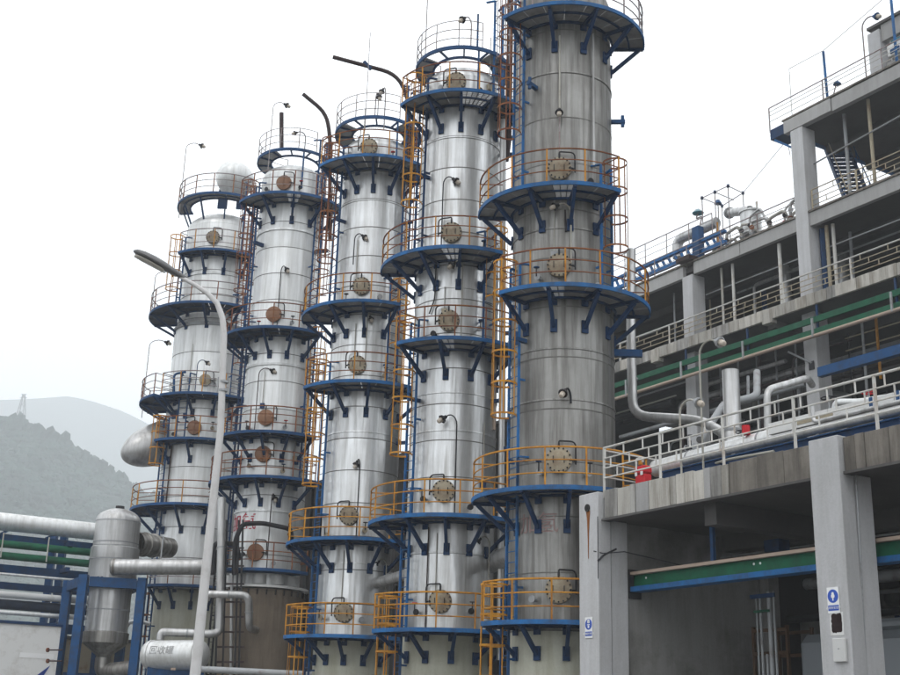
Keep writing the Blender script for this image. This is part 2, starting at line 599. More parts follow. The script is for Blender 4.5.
def arc_rail(name, mat, parent, C, rad, z, a0, a1, r):
    k = ('rail', mat, round(rad, 3), round(a1-a0, 3), r)
    if k not in CURVED:
        bm = bmesh.new()
        n = max(4, int((a1-a0)/R(7)))
        tube_bm(bm, [dirv((a1-a0)*i/n)*rad for i in range(n+1)], r, 6)
        CURVED[k] = mesh_from(bm, name, mat)
    return link(name, CURVED[k], parent, at_axis(C, z, a0))

def bracket_mesh(r, Ro, mat, drop):
    k = ('bracket', mat, round(r, 3), round(Ro, 3), drop)
    if k not in CURVED:
        bm = bmesh.new()
        d = dirv(0)
        bar_bm(bm, d*(r+0.02)+Vector((0, 0, -0.09)), d*(Ro-0.02)+Vector((0, 0, -0.09)), 0.09, 0.10)
        bar_bm(bm, d*(Ro-0.16)+Vector((0, 0, -0.12)), d*(r+0.05)+Vector((0, 0, -drop)), 0.10, 0.11)
        bar_bm(bm, d*(r+0.03)+Vector((0, 0, -drop-0.16)), d*(r+0.03)+Vector((0, 0, -drop+0.22)), 0.20, 0.06, side=d)
        bar_bm(bm, d*(r+0.03)+Vector((0, 0, -0.28)), d*(r+0.03)+Vector((0, 0, -0.04)), 0.20, 0.06, side=d)
        CURVED[k] = mesh_from(bm, 'bracket', mat, smooth=False)
    return CURVED[k]

def platform(t, C, r, z, Ro, a0d, a1d, rail=('orange', 'orange'), deck='deck_grey', edge='blue_bright', brk='blue_dark', rails=True, light_at=None, drop=0.95, step=15, rail_span=None, name='platform', rail_r=0.024, brackets=True):  # brackets wear the same blue paint; their dark tone paints in underside shade
    a0, a1 = R(a0d), R(a1d)
    p = bpy.data.objects.new(name, None)
    p.empty_display_size = 0.2
    COL.objects.link(p)
    place(p, at_axis(C, z), t)
    nst = max(1, int(round((a1d-a0d)/step)))
    da = (a1-a0)/nst
    ri = r+0.10
    for i in range(nst):
        b0 = a0+da*i
        mid = math.degrees(b0+da/2)
        if light_at is not None and abs(mid-light_at) < step*0.75:
            # an open grating panel: concentric flats with cross bars
            k = ('grating', round(r, 3), round(Ro, 3), round(da, 4))
            if k not in CURVED:
                gb = bmesh.new()
                m = 9
                for j in range(m+1):
                    rr = ri + (Ro-0.05-ri)*j/m
                    for q in range(3):
                        bar_bm(gb, dirv(da*q/3)*rr+Vector((0, 0, -0.02)), dirv(da*(q+1)/3)*rr+Vector((0, 0, -0.02)), 0.012, 0.035)
                for q in range(4):
                    bar_bm(gb, dirv(da*q/3)*ri+Vector((0, 0, -0.02)), dirv(da*q/3)*(Ro-0.05)+Vector((0, 0, -0.02)), 0.03, 0.03)
                CURVED[k] = mesh_from(gb, 'grating_panel', 'deck_grey', smooth=False)
            link('grating_panel', CURVED[k], p, at_axis(C, z, b0))
            continue
        link('deck_plate', wedge_mesh('deck_plate', deck, ri, Ro-0.03, 0.006, da-0.006, -0.03, 0.0, 3), p, at_axis(C, z+random.uniform(-0.004, 0.004), b0))
    n = max(3, int((a1-a0)/R(6)))
    link('edge_beam', wedge_mesh('edge_beam', edge, Ro-0.03, Ro+0.02, 0, a1-a0, -0.09, 0.035, n), p, at_axis(C, z, a0))
    link('inner_ring', wedge_mesh('inner_ring', brk, r+0.03, ri, 0, a1-a0, -0.10, -0.01, n), p, at_axis(C, z, a0))
    link('stiffener_ring', wedge_mesh('stiffener_ring', brk, (ri+Ro)/2-0.03, (ri+Ro)/2+0.03, 0, a1-a0, -0.09, -0.035, n), p, at_axis(C, z, a0))
    for a in (a0+R(0.6), a1-R(0.6)):
        d = dirv(a)
        bar('end_beam', edge, p, Vector((*C, z-0.02))+d*(r+0.1), Vector((*C, z-0.02))+d*Ro, 0.04, 0.15)
    if brackets:
        nb = max(2, int(round((a1d-a0d)/31)))
        bmh = bracket_mesh(r, Ro, brk, drop)
        for i in range(nb+1):
            a = a0+R(1.2)+(a1-a0-R(2.4))*i/nb
            link('bracket', bmh, p, at_axis(C, z, a))
    if rails:
        ra0, ra1 = (a0, a1) if rail_span is None else (R(rail_span[0]), R(rail_span[1]))
        npst = max(2, int(round(math.degrees(ra1-ra0)/24)))
        for i in range(npst+1):
            a = ra0+R(0.8)+(ra1-ra0-R(1.6))*i/npst
            d = dirv(a)
            bs = Vector((*C, z))+d*(Ro-0.035)
            bar('railing_post', rail[0], p, bs+Vector((0, 0, -0.04)), bs+Vector((random.uniform(-.012, .012), random.uniform(-.012, .012), 1.08)), 0.055, 0.045)
        for hz, rr in ((1.10, rail_r+0.004), (0.74, rail_r-0.004), (0.38, rail_r-0.004)):
            arc_rail('rail', rail[1], p, C, Ro-0.035, z+hz, ra0, ra1, rr)
        # return rails across the ends
        for a in (ra0, ra1):
            d = dirv(a)
            for hz in (1.10, 0.72, 0.38):
                rod('end_rail', rail[1], p, Vector((*C, z+hz))+d*(r+0.35), Vector((*C, z+hz))+d*(Ro-0.035), rail_r-0.004, 6)
    return p

def ladder(t, C, r, azd, z0, z1, cage0=None, cage1=None, blue='blue_bright', cage='orange', out=0.24, hoop=0.92):
    a = R(azd)
    d, tv = dirv(a), tanv(a)
    o = Vector((*C, 0))+d*(r+out)
    l = bpy.data.objects.new('ladder', None)
    l.empty_display_size = 0.2
    COL.objects.link(l)
    place(l, Matrix.Translation(o+Vector((0, 0, z0))), t)
    w = 0.24
    for s in (-1, 1):
        bar('stringer', blue, l, o+tv*s*w+Vector((0, 0, z0)), o+tv*s*w+Vector((0, 0, z1)), 0.045, 0.075, side=d)
    if not (cage0 is not None and cage0 < 3):
        for sgn in (-1, 1):
            q = o+tv*sgn*w+Vector((0, 0, z1))
            bar('ladder_hook', blue, l, q, q-d*0.32+tv*sgn*0.12, 0.075, 0.045)
    n = int((z1-z0-0.2)/0.3)
    for i in range(n):
        zz = z0+0.2+0.3*i
        rod('rung', blue, l, o-tv*w+Vector((0, 0, zz)), o+tv*w+Vector((0, 0, zz)), 0.014, 6)
    zz = z0+1.0
    while zz < z1-1.0:
        for s in (-1, 1):
            bar('standoff', blue, l, o+tv*s*w+Vector((0, 0, zz)), o+tv*s*w-d*(out-0.02)+Vector((0, 0, zz)), 0.05, 0.06)
        zz += 2.4
    if cage0 is not None:
        hr = 0.37
        def hp(th):   # hoop point; th from -120..120 about the outward direction
            return tv*math.sin(th)*hr + d*(0.36+math.cos(th)*hr)
        ths = [R(q) for q in range(-150, 151, 20)]
        k = ('hoop', cage, round(azd, 1))
        if k not in CURVED:
            bm = bmesh.new()
            pts = [-tv*w] + [hp(th) for th in ths] + [tv*w]
            for p0, p1 in zip(pts, pts[1:]):
                bar_bm(bm, p0, p1, 0.014, 0.055)
            CURVED[k] = mesh_from(bm, 'hoop', cage, smooth=False)
        nh = max(1, int(round((cage1-cage0)/hoop)))
        for i in range(nh+1):
            link('hoop', CURVED[k], l, Matrix.Translation(o+Vector((0, 0, cage0+(cage1-cage0)*i/nh))))
        for th in (-110, -55, 0, 55, 110):
            q = o+hp(R(th))
            bar('cage_bar', cage, l, q+Vector((0, 0, cage0)), q+Vector((0, 0, cage1)), 0.04, 0.012, side=dirv(a+R(th)))
    return l

def manhole(t, C, r, azd, z, rad=0.36, mat='manhole_cream', hook=-1, style='bolted'):
    a = R(azd)
    d, tv = dirv(a), tanv(a)
    base = Vector((*C, z))+d*(r-0.06)
    W, _ = along(base, base+d)
    m = bpy.data.objects.new('manhole', None)
    m.empty_display_size = 0.2
    COL.objects.link(m)
    place(m, W, t)
    link('neck', CURVED.setdefault(('mneck', rad), mesh_from(_lb([(rad*0.78, 0), (rad*0.78, 0.16)], 24), 'neck', 'manhole_cream')), m, W)
    link('flange', CURVED.setdefault(('mfl', rad, mat), mesh_from(_lb([(rad*0.7, 0.13), (rad, 0.13), (rad, 0.175), (rad*0.7, 0.175)], 28), 'flange', mat)), m, W)
    link('cover', CURVED.setdefault(('mcv', rad, mat), mesh_from(_lb([(rad*0.99, 0.185), (rad*0.99, 0.225), (rad*0.72, 0.235), (rad*0.5, 0.26), (0, 0.27)], 28), 'cover', mat)), m, W)
    if style == 'bolted':
        nb = 16
        for i in range(nb):
            th = 2*PI*i/nb
            q = base + (tv*math.cos(th)+Vector((0, 0, 1))*math.sin(th))*rad*0.90
            rod('bolt', 'black_iron', m, q+d*0.09, q+d*0.262, 0.026, 6)
        for s in (-1, 1):
            q = base + tv*s*rad*0.42
            pipe('handle', 'black_iron', m, [q+d*0.25+Vector((0, 0, -0.09)), q+d*0.31+Vector((0, 0, -0.09)), q+d*0.31+Vector((0, 0, 0.09)), q+d*0.25+Vector((0, 0, 0.09))], 0.013, 0.03, 6)
    else:
        bar('cross_bar', 'manhole_rust', m, base+d*0.29-Vector((0, 0, rad*0.8)), base+d*0.29+Vector((0, 0, rad*0.8)), 0.05, 0.03, side=d)
    q = base + tv*hook*(rad+0.10)
    pipe('davit_arm', 'black_iron', m, [q+d*0.10+Vector((0, 0, -0.12)), q+d*0.14+Vector((0, 0, rad+0.16)), base+d*0.22+Vector((0, 0, rad+0.17)), base+d*0.22+Vector((0, 0, rad+0.08))], 0.024, 0.16, 8)
    rod('eye_bolt', 'black_iron', m, base+d*0.22+Vector((0, 0, rad-0.04)), base+d*0.22+Vector((0, 0, rad+0.10)), 0.03, 6)
    bar('hinge_arm', 'black_iron', m, q+d*0.12+Vector((0, 0, -0.02)), base+tv*hook*rad*0.8+d*0.24+Vector((0, 0, -0.02)), 0.05, 0.05)

def _lb(prof, seg):
    bm = bmesh.new()
    lathe_bm(bm, prof, seg)
    return bm

def gooseneck(t, base, top_z, reach, lean, mat='rail_grey', shade='black_iron', r=0.022, name='gooseneck_lamp', bulb=True, s=1.0):
    """pole from base up to top_z, bent over towards 'reach' (a horizontal vector), lamp hanging from its end"""
    base = Vector(base)
    reach = Vector(reach)
    L = bpy.data.objects.new(name, None)
    L.empty_display_size = 0.2
    COL.objects.link(L)
    place(L, Matrix.Translation(base), t)
    top = Vector((base.x, base.y, top_z))
    pts = [base, top-Vector((0, 0, 0.25*s))]
    n = 6
    for k in range(1, n+1):
        u = PI*0.72*k/n
        pts.append(top-Vector((0, 0, 0.25*s)) + reach*(1-math.cos(u))*0.55 + Vector((0, 0, math.sin(u)*0.25*s)))
    pipe('pole', mat, L, pts, r, 0, 8)
    e = pts[-1]
    ax = (pts[-1]-pts[-2]).normalized()
    W, _ = along(e, e+ax)
    key = ('lampshade', shade, round(s, 2))
    if key not in CURVED:
        CURVED[key] = mesh_from(_lb([(0, -0.02), (0.045*s, 0), (0.055*s, 0.07*s), (0.10*s, 0.10*s), (0.12*s, 0.16*s), (0.10*s, 0.17*s), (0.06*s, 0.15*s), (0, 0.15*s)], 14), 'lamp_shade', shade)
        CURVED[key+('b',)] = mesh_from(_lb([(0.065*s, 0.14*s), (0.07*s, 0.22*s), (0.055*s, 0.28*s), (0, 0.31*s)], 12), 'bulb', 'bulb')
    link('lamp_shade', CURVED[key], L, W)
    if bulb: link('bulb', CURVED[key+('b',)], L, W)
    return L

def shell(t, C, r, z0, z1, mat, course=1.25, nv=8, a_off=0.0, seam=True, jitter=0.004):
    """cladding sheets in courses on a steel cylinder"""
    n = max(1, int(round((z1-z0)/course)))
    ch = (z1-z0)/n
    bmc = _lb([(0, z0), (r-0.03, z0), (r-0.03, z1), (0, z1)], 36)
    link('vessel_wall', mesh_from(bmc, 'vessel_wall', mat), t, at_axis(C))
    da = 2*PI/nv
    me = wedge_mesh('cladding_sheet', mat, r-0.02, r, -0.012, da+0.004, 0.006, ch-0.006, max(4, int(48/nv)))
    rnd = random.Random(int(C[0]*100)+int(z0*10))
    for i in range(n):
        off = a_off + (i % 2)*da*0.5 + rnd.uniform(-0.05, 0.05)
        for k in range(nv):
            a = off+da*k
            # each sheet stands a few millimetres differently
            W = at_axis(C, z0+ch*i, a) @ Matrix.Translation(dirv(da/2)*rnd.uniform(0, jitter))
            link('cladding_sheet', me, t, W)
        if seam:
            link('seam_band', wedge_mesh('seam_band', 'seam', r-0.005, r+0.012, 0, 2*PI, -0.016, 0.016, 40), t, at_axis(C, z0+ch*i))

def band(t, C, r, z, h, mat, name='ring_band', th=0.03):
    link(name, wedge_mesh(name, mat, r, r+th, 0, 2*PI, -h/2, h/2, 44), t, at_axis(C, z))

C5, C4, C3, C2, C1 = (3.43, 35.37), (0.20, 40.60), (-3.26, 46.21), (-7.68, 53.36), (-12.34, 60.90)
MH = -9.5       # all manholes face this azimuth
GRP = 'tall metal-clad distillation towers in a row'
UP = Vector((0, 0, 1))

def P(C, rad, azd, z): return Vector((*C, z)) + dirv(R(azd))*rad

# ---- tower 5: the nearest and darkest
t5 = thing('distillation_tower', 'nearest and dullest grey tower, streaked, rising out of the picture beside the concrete building', 'tower', (*C5, 0), 0, GRP)
lathe('skirt', 'skirt_cream', t5, [(1.53, 0), (1.53, 4.24), (1.2, 4.24)], at_axis(C5), 48)
shell(t5, C5, 1.55, 4.26, 24.4, 'clad_grey', 1.5, 12)
lathe('dished_head', 'clad_grey', t5, [(1.55, 24.4)] + dish(1.55, 24.42, 0.7), at_axis(C5), 40)
for z in (10.73, 12.27, 21.33, 16.05): band(t5, C5, 1.55, z, 0.05, 'clad_grey')
R5 = 2.65
platform(t5, C5, 1.55, 23.15, R5, -50, 88, ('rail_grey', 'rail_grey'), light_at=None)
platform(t5, C5, 1.55, 17.05, R5, -92, 35, ('orange', 'rust_red'), light_at=-8)
platform(t5, C5, 1.55, 13.87, R5, -50, 88, ('orange', 'rust_red'), light_at=-8)
platform(t5, C5, 1.55, 8.0, R5, -92, 60, ('orange', 'orange'))
platform(t5, C5, 1.55, 4.42, R5, -62, 88, ('orange', 'orange'), drop=0.8)
ladder(t5, C5, 1.55, -56, 17.05, 24.4, 19.3, 24.6, cage='rust_red')
ladder(t5, C5, 1.55, 42, 13.87, 18.2, 15.4, 18.2, cage='rust_red')
ladder(t5, C5, 1.55, -58, 8.0, 15.0, 10.3, 15.0)
ladder(t5, C5, 1.55, -58, 4.42, 9.1)
ladder(t5, C5, 1.55, -68, 0.1, 5.5, 2.2, 5.5, blue='blue')
for z, h in ((17.95, 1), (14.80, 1), (8.93, 1), (5.33, 1), (24.0, 1)):
    manhole(t5, C5, 1.55, MH+0.5, z, 0.37, 'manhole_cream', h)
gooseneck(t5, P(C5, 1.62, -9, 18.0), 20.0, dirv(R(-9))*0.12, 0, s=1.1)
gooseneck(t5, P(C5, 1.65, 3, 14.9), 16.75, dirv(R(-70))*0.45, 0, s=1.1, mat='galvanised', r=0.03)
gooseneck(t5, P(C5, 1.60, 3, 10.6), 11.0, dirv(R(-40))*0.3, 0, s=1.2, mat='black_iron', r=0.03)
pipe('conduit', 'galvanised', t5, [P(C5, 1.6, -9, 18.3), P(C5, 1.6, -9, 22.6)], 0.03)
pipe('conduit', 'clad_pipe', t5, [P(C5, 1.64, 30, 18.2), P(C5, 1.64, 30, 22.8)], 0.035)
pipe('conduit', 'black_iron', t5, [P(C5, 1.6, -2, 15.9), P(C5, 1.62, -3, 16.6)], 0.03)
for a, z in ((-38, 20.9), (86, 20.4), (-50, 12.6)):
    b = P(C5, 1.5, a, z)
    bar('pipe_support', 'blue', t5, b, b+dirv(R(a))*0.5, 0.12, 0.12)
    bar('pipe_support', 'blue', t5, b+dirv(R(a))*0.42-UP*0.18, b+dirv(R(a))*0.42+UP*0.22, 0.08, 0.1)
b = P(C5, 1.5, 88, 12.62)
bar('pipe_support', 'blue', t5, b, b+dirv(R(88))*0.9, 0.16, 0.22)

# ---- tower 4
t4 = thing('distillation_tower', 'bright silver tower second from the concrete building, topped by a ringed crown platform', 'tower', (*C4, 0), 0, GRP)
lathe('skirt', 'skirt_cream', t4, [(1.44, 0), (1.44, 4.50), (1.2, 4.50)], at_axis(C4), 48)
shell(t4, C4, 1.46, 4.52, 24.2, 'clad_bright', 1.25, 8)
lathe('dished_head', 'clad_bright', t4, [(1.46, 24.2)] + dish(1.46, 24.22, 0.75), at_axis(C4), 40)
for z in (12.29, 11.0, 16.0, 7.0, 21.7): band(t4, C4, 1.46, z, 0.05, 'clad_bright')
R4 = 2.72
platform(t4, C4, 1.46, 23.0, R4-0.15, -60, 86, ('orange', 'rust_red'), light_at=10)
platform(t4, C4, 1.46, 17.02, R4, -92, 33, ('orange', 'rust_red'), light_at=-4)
platform(t4, C4, 1.46, 13.82, R4, -46, 88, ('rust_red', 'rust_red'), light_at=-8)
platform(t4, C4, 1.46, 8.02, R4, -92, 55, ('orange', 'orange'))
platform(t4, C4, 1.46, 4.52, R4, -60, 70, ('orange', 'orange'), drop=0.8)
ladder(t4, C4, 1.46, -56, 17.02, 24.2, 19.2, 24.2, blue='blue_dark')
ladder(t4, C4, 1.46, 40, 13.82, 18.1, 15.6, 18.1, blue='blue')
ladder(t4, C4, 1.46, -56, 8.02, 14.9, 10.2, 14.9)
ladder(t4, C4, 1.46, -58, 4.52, 9.1)
ladder(t4, C4, 1.46, -66, 0.1, 5.6, 2.2, 5.6, blue='blue')
ladder(t4, C4, 1.46, 48, 23.0, 27.4, 24.9, 27.4, cage='rail_grey')
for z, h in ((23.85, -1), (17.98, -1), (14.77, -1), (8.95, -1), (5.45, -1)):
    manhole(t4, C4, 1.46, MH, z, 0.37, 'manhole_cream', h)

def crown(t, C, r, z, Ro, mat, spans, rail_span, posts):
    """ring walkway round the head of a tower, partly decked"""
    p = bpy.data.objects.new('crown_platform', None)
    COL.objects.link(p)
    place(p, at_axis(C, z), t)
    link('edge_beam', wedge_mesh('edge_beam', 'blue', Ro-0.04, Ro+0.02, 0, 2*PI, -0.08, 0.06, 48), p, at_axis(C, z))
    link('inner_ring', wedge_mesh('inner_ring', 'blue_dark', r*0.74, r*0.79, 0, 2*PI, -0.08, 0.0, 40), p, at_axis(C, z))
    for a0, a1 in spans:
        n = max(1, int(round((a1-a0)/24)))
        da = R((a1-a0)/n)
        for i in range(n):
            link('deck_plate', wedge_mesh('deck_plate', mat, r*0.78, Ro-0.04, 0.005, da-0.005, -0.03, 0.0, 4), p, at_axis(C, z, R(a0)+da*i))
    for a in range(-150, 181, 30):
        bar('joist', 'blue_dark', p, P(C, r*0.76, a, z-0.06), P(C, Ro-0.02, a, z-0.06), 0.06, 0.07)
    for a in posts:
        bar('support_post', 'blue', p, P(C, Ro-0.05, a, z-1.9), P(C, Ro-0.05, a, z-0.05), 0.07, 0.07)
    ra0, ra1 = R(rail_span[0]), R(rail_span[1])
    n = max(2, int(round((rail_span[1]-rail_span[0])/30)))
    for i in range(n+1):
        a = rail_span[0] + (rail_span[1]-rail_span[0])*i/n
        bar('railing_post', 'rail_grey', p, P(C, Ro-0.02, a, z), P(C, Ro-0.02, a, z+1.1), 0.04, 0.035)
    for hz in (1.1, 0.74, 0.38):
        arc_rail('rail', 'rail_grey', p, C, Ro-0.02, z+hz, ra0, ra1, 0.016)
    return p

crown(t4, C4, 1.46, 25.15, 1.78, 'deck_grey', [(-175, -55), (35, 150)], (-150, 22), (18, 60))
rod('vent_stub', 'blue', t4, P(C4, 1.72, 16, 25.1), P(C4, 1.72, 16, 26.6), 0.035)
pipe('rusty_vent_pipe', 'rust_pipe', t4, [P(C4, 1.75, 68, 21.2), P(C4, 1.85, 68, 22.0), P(C4, 1.85, 68, 29.0)], 0.10, 0.3)
gooseneck(t4, P(C4, 1.72, -56, 25.0), 29.3, dirv(R(60))*0.9, 0, s=1.2, r=0.018)
gooseneck(t4, P(C4, 1.70, 8, 25.1), 26.4, dirv(R(-60))*0.3, 0, s=1.2)
gooseneck(t4, P(C4, 1.60, -22, 17.1), 20.1, dirv(R(80))*0.36, 0, s=1.2, mat='black_iron')
gooseneck(t4, P(C4, 1.62, 6, 13.9), 16.9, dirv(R(-80))*0.3, 0, s=1.2, mat='galvanised')
gooseneck(t4, P(C4, 1.62, 4, 8.05), 11.45, dirv(R(-70))*0.42, 0, s=1.25, mat='black_iron')
pipe('conduit', 'black_iron', t4, [P(C4, 1.52, -38, 15.1), P(C4, 1.52, -30, 15.6), P(C4, 1.52, -30, 16.9)], 0.025, 0.2)
pipe('conduit', 'rust_pipe', t4, [P(C4, 1.5, -28, 4.6), P(C4, 1.5, -28, 7.8)], 0.02)
gooseneck(t4, P(C4, 1.66, 50, 4.6), 7.6, dirv(R(-90))*0.3, 0, s=1.1, mat='galvanised')
for a, z in ((-50, 20.3), (78, 21.6), (-52, 12.1), (60, 12.2)):
    b = P(C4, 1.4, a, z)
    bar('pipe_support', 'blue_dark', t4, b, b+dirv(R(a))*0.5, 0.10, 0.12)

# ---- tower 3
t3 = thing('distillation_tower', 'middle tower of the five, narrow and silver, a bent rusty vent pipe over its head', 'tower', (*C3, 0), 0, GRP)
lathe('skirt', 'skirt_cream', t3, [(1.40, 0), (1.40, 4.58), (1.2, 4.58)], at_axis(C3), 48)
shell(t3, C3, 1.42, 4.60, 24.2, 'clad_bright', 1.25, 8, 0.3)
lathe('dished_head', 'clad_bright', t3, [(1.42, 24.2)] + dish(1.42, 24.22, 0.7), at_axis(C3), 40)
for z in (12.2, 16.2, 7.3, 21.7, 22.9): band(t3, C3, 1.42, z, 0.05, 'clad_bright')
R3 = 2.65
platform(t3, C3, 1.42, 23.1, R3, -56, 84, ('orange', 'rust_red'), light_at=None)
platform(t3, C3, 1.42, 17.02, R3, -94, 30, ('orange', 'rust_red'))
platform(t3, C3, 1.42, 13.86, R3, -58, 72, ('orange', 'rust_red'))
platform(t3, C3, 1.42, 8.04, R3, -94, 55, ('orange', 'orange'), deck='deck_dark')
platform(t3, C3, 1.42, 4.64, R3, -64, 50, ('orange', 'orange'), drop=0.8, deck='deck_dark')
ladder(t3, C3, 1.42, -60, 17.02, 24.2, 19.2, 24.2, blue='blue', cage='rust_red')
ladder(t3, C3, 1.42, 40, 13.86, 18.4, 15.6, 18.2, blue='blue')
ladder(t3, C3, 1.42, -60, 8.04, 15.0, 10.2, 15.0)
ladder(t3, C3, 1.42, -60, 4.64, 9.1)
ladder(t3, C3, 1.42, -68, 0.1, 5.7, 2.2, 5.7, blue='blue')
ladder(t3, C3, 1.42, 55, 17.0, 27.0, 19.5, 27.0, blue='blue', cage='rust_red')
for z, h in ((23.98, -1), (17.98, -1), (14.78, -1), (9.0, -1), (5.5, -1)):
    manhole(t3, C3, 1.42, MH, z, 0.36, 'manhole_cream', h)
crown(t3, C3, 1.42, 25.2, 1.80, 'deck_grey', [(-175, -50), (40, 150)], (-150, 32), (30, 62))
pipe('rusty_vent_pipe', 'rust_pipe', t3, [(-1.907, 45.600, 23.885), (-2.016, 45.600, 26.650), (-2.569, 45.600, 27.860), (-5.286, 45.400, 28.461)], 0.085, 0.7)
bar('pipe_hook', 'blue_dark', t3, (-3.667, 45.500, 28.002), (-3.978, 45.500, 28.326), 0.16, 0.12)
gooseneck(t3, P(C3, 1.75, -2, 25.2), 26.3, dirv(R(70))*0.1, 0, s=1.1)
rod('short_mast', 'rail_grey', t3, P(C3, 1.5, -18, 24.6), P(C3, 1.5, -18, 29.3), 0.014, 6)
gooseneck(t3, P(C3, 1.5, 12, 24.8), 26.7, dirv(R(-70))*0.12, 0, s=1.1)
gooseneck(t3, P(C3, 1.55, -24, 18.9), 20.2, dirv(R(80))*0.32, 0, s=1.1, mat='black_iron')
gooseneck(t3, P(C3, 1.56, 2, 14.9), 16.8, dirv(R(80))*0.1, 0, s=1.0, mat='galvanised')
gooseneck(t3, P(C3, 1.56, 2, 8.1), 11.1, dirv(R(-80))*0.1, 0, s=1.1, mat='black_iron')
gooseneck(t3, P(C3, 1.60, 48, 4.7), 7.5, dirv(R(-90))*0.3, 0, s=1.1, mat='galvanised')
for a, z in ((60, 21.0), (-50, 20.9), (70, 12.0)):
    b = P(C3, 1.36, a, z)
    bar('pipe_support', 'blue_dark', t3, b, b+dirv(R(a))*0.5, 0.10, 0.12)

# ---- tower 2
t2 = thing('distillation_tower', 'pale tower second from the left with plain rusty manhole covers and a wide brown skirt', 'tower', (*C2, 0), 0, GRP)
lathe('skirt', 'skirt_brown', t2, [(1.78, 0), (1.78, 7.0), (1.45, 7.02)], at_axis(C2), 48)
band(t2, C2, 1.80, 7.1, 0.10, 'white_paint', 'base_flange', 0.12)
for k in range(30):
    q = P(C2, 1.83, k*12, 6.75)
    rod('flange_bolt', 'black_iron', t2, q, q+UP*0.22, 0.03, 6)
for a in (-70, -35, 0, 30, 60):
    rod('nozzle', 'white_paint', t2, P(C2, 1.45, a, 7.2), P(C2, 1.45, a, 7.6), 0.30, 14)
shell(t2, C2, 1.50, 7.16, 26.2, 'clad_white', 1.25, 8, 0.2)
lathe('dished_head', 'clad_white', t2, [(1.50, 26.2)] + dish(1.50, 26.22, 0.7), at_axis(C2), 40)
band(t2, C2, 1.50, 23.29, 0.10, 'clad_white', th=0.06)
band(t2, C2, 1.50, 16.82, 0.10, 'clad_white', th=0.06)
band(t2, C2, 1.50, 10.3, 0.08, 'clad_white', th=0.05)
R2 = 2.62
dk = dict(deck='deck_dark', edge='blue')
platform(t2, C2, 1.50, 24.65, R2, -60, 78, ('rust_red', 'rail_grey'), edge='blue', light_at=6)
platform(t2, C2, 1.50, 18.18, R2+0.1, -100, 48, ('rust_red', 'rust_red'), **dk)
platform(t2, C2, 1.50, 13.52, R2, -62, 50, ('rust_red', 'rust_red'), **dk)
platform(t2, C2, 1.50, 11.56, R2+0.1, -96, 52, ('rust_red', 'rust_red'), **dk)
platform(t2, C2, 1.50, 7.75, R2-0.35, -50, 60, ('rust_red', 'rust_red'), brackets=False, **dk)
ladder(t2, C2, 1.50, -64, 18.2, 25.8, 20.4, 25.8, blue='blue', cage='rust_red')
ladder(t2, C2, 1.50, 55, 18.2, 28.0, 20.4, 28.0, blue='blue', cage='rust_red')
ladder(t2, C2, 1.50, -62, 11.6, 18.9, None, None, blue='blue_dark')
ladder(t2, C2, 1.50, 58, 11.6, 18.9, 13.6, 18.6, blue='blue')
ladder(t2, C2, 1.50, -66, 7.8, 12.6, None, None, blue='blue_dark')
ladder(t2, C2, 1.95, -58, 0.1, 8.6, None, None, blue='black_iron')
for z in (25.55, 19.1, 14.34, 12.72, 8.5):
    manhole(t2, C2, 1.50, MH+1, z, 0.36, 'manhole_rust', 1, 'plain')
crown(t2, C2, 1.50, 27.2, 1.80, 'deck_grey', [(-150, -25)], (-160, 40), (20, 55))
pipe('rusty_vent_pipe', 'rust_pipe', t2, [(-5.737, 52.900, 23.218), (-6.057, 52.900, 28.649), (-6.319, 52.900, 29.821), (-7.454, 52.600, 30.646)], 0.095, 0.9)
rod('stack_pipe', 'rust_pipe', t2, (-8.153, 51.800, 27.232), (-8.290, 51.800, 29.163), 0.10, 10)
gooseneck(t2, (-8.674, 51.600, 26.089), (-8.936, 51.600, 29.614)[2], (0.55, 0, 0), 0, s=1.2, r=0.018, mat='rail_grey')
gooseneck(t2, P(C2, 1.6, 22, 26.0), 28.2, dirv(R(-70))*0.45, 0, s=1.0, mat='black_iron')
gooseneck(t2, P(C2, 1.62, -2, 18.3), 21.4, dirv(R(80))*0.2, 0, s=1.1, mat='black_iron')
gooseneck(t2, P(C2, 1.62, -26, 13.6), 16.6, dirv(R(80))*0.55, 0, s=1.15, mat='rust_pipe')
gooseneck(t2, P(C2, 1.62, 10, 7.8), 11.0, dirv(R(80))*0.1, 0, s=1.1, mat='rust_pipe')
pipe('black_hose_pipe', 'black_iron', t2, [(-8.608, 51.000, 7.439), (-8.682, 51.000, 8.835), (-8.449, 51.000, 9.550), (-7.648, 51.200, 9.649), (-6.441, 51.400, 9.465), (-6.427, 52.000, 8.881)], 0.10, 0.25)
pipe('black_hose_pipe', 'black_iron', t2, [(-9.509, 51.200, 7.436), (-9.584, 51.200, 8.754), (-8.664, 51.200, 8.740), (-8.477, 51.400, 8.109)], 0.10, 0.25)
for a in (70, -45):
    b = P(C2, 1.4, a, 22.6)
    bar('pipe_support', 'blue_dark', t2, b, b+dirv(R(a))*0.6, 0.14, 0.16)
# red painted characters on the cladding, with a second worn line
for body, z, a, sz in (('加氢', 9.78, -42, 0.80),):
    me = text_mesh(body, sz, 'red_ink', 0.003)
    d = dirv(R(a))
    for v in me.vertices:      # wrap the lettering round the shell
        ang = R(a) + v.co.x/1.5
        q = dirv(ang)*(1.512+v.co.z)
        v.co = Vector((q.x, q.y, v.co.y))
    link('painted_lettering', me, t2, at_axis(C2, z))
me = text_mesh('加氢', 0.62, 'red_ink_faded', 0.003)
for v in me.vertices:
    q = dirv(R(-32) + v.co.x/1.55)*(1.562+v.co.z)
    v.co = Vector((q.x, q.y, v.co.y))
link('painted_lettering', me, t5, at_axis(C5, 7.15))

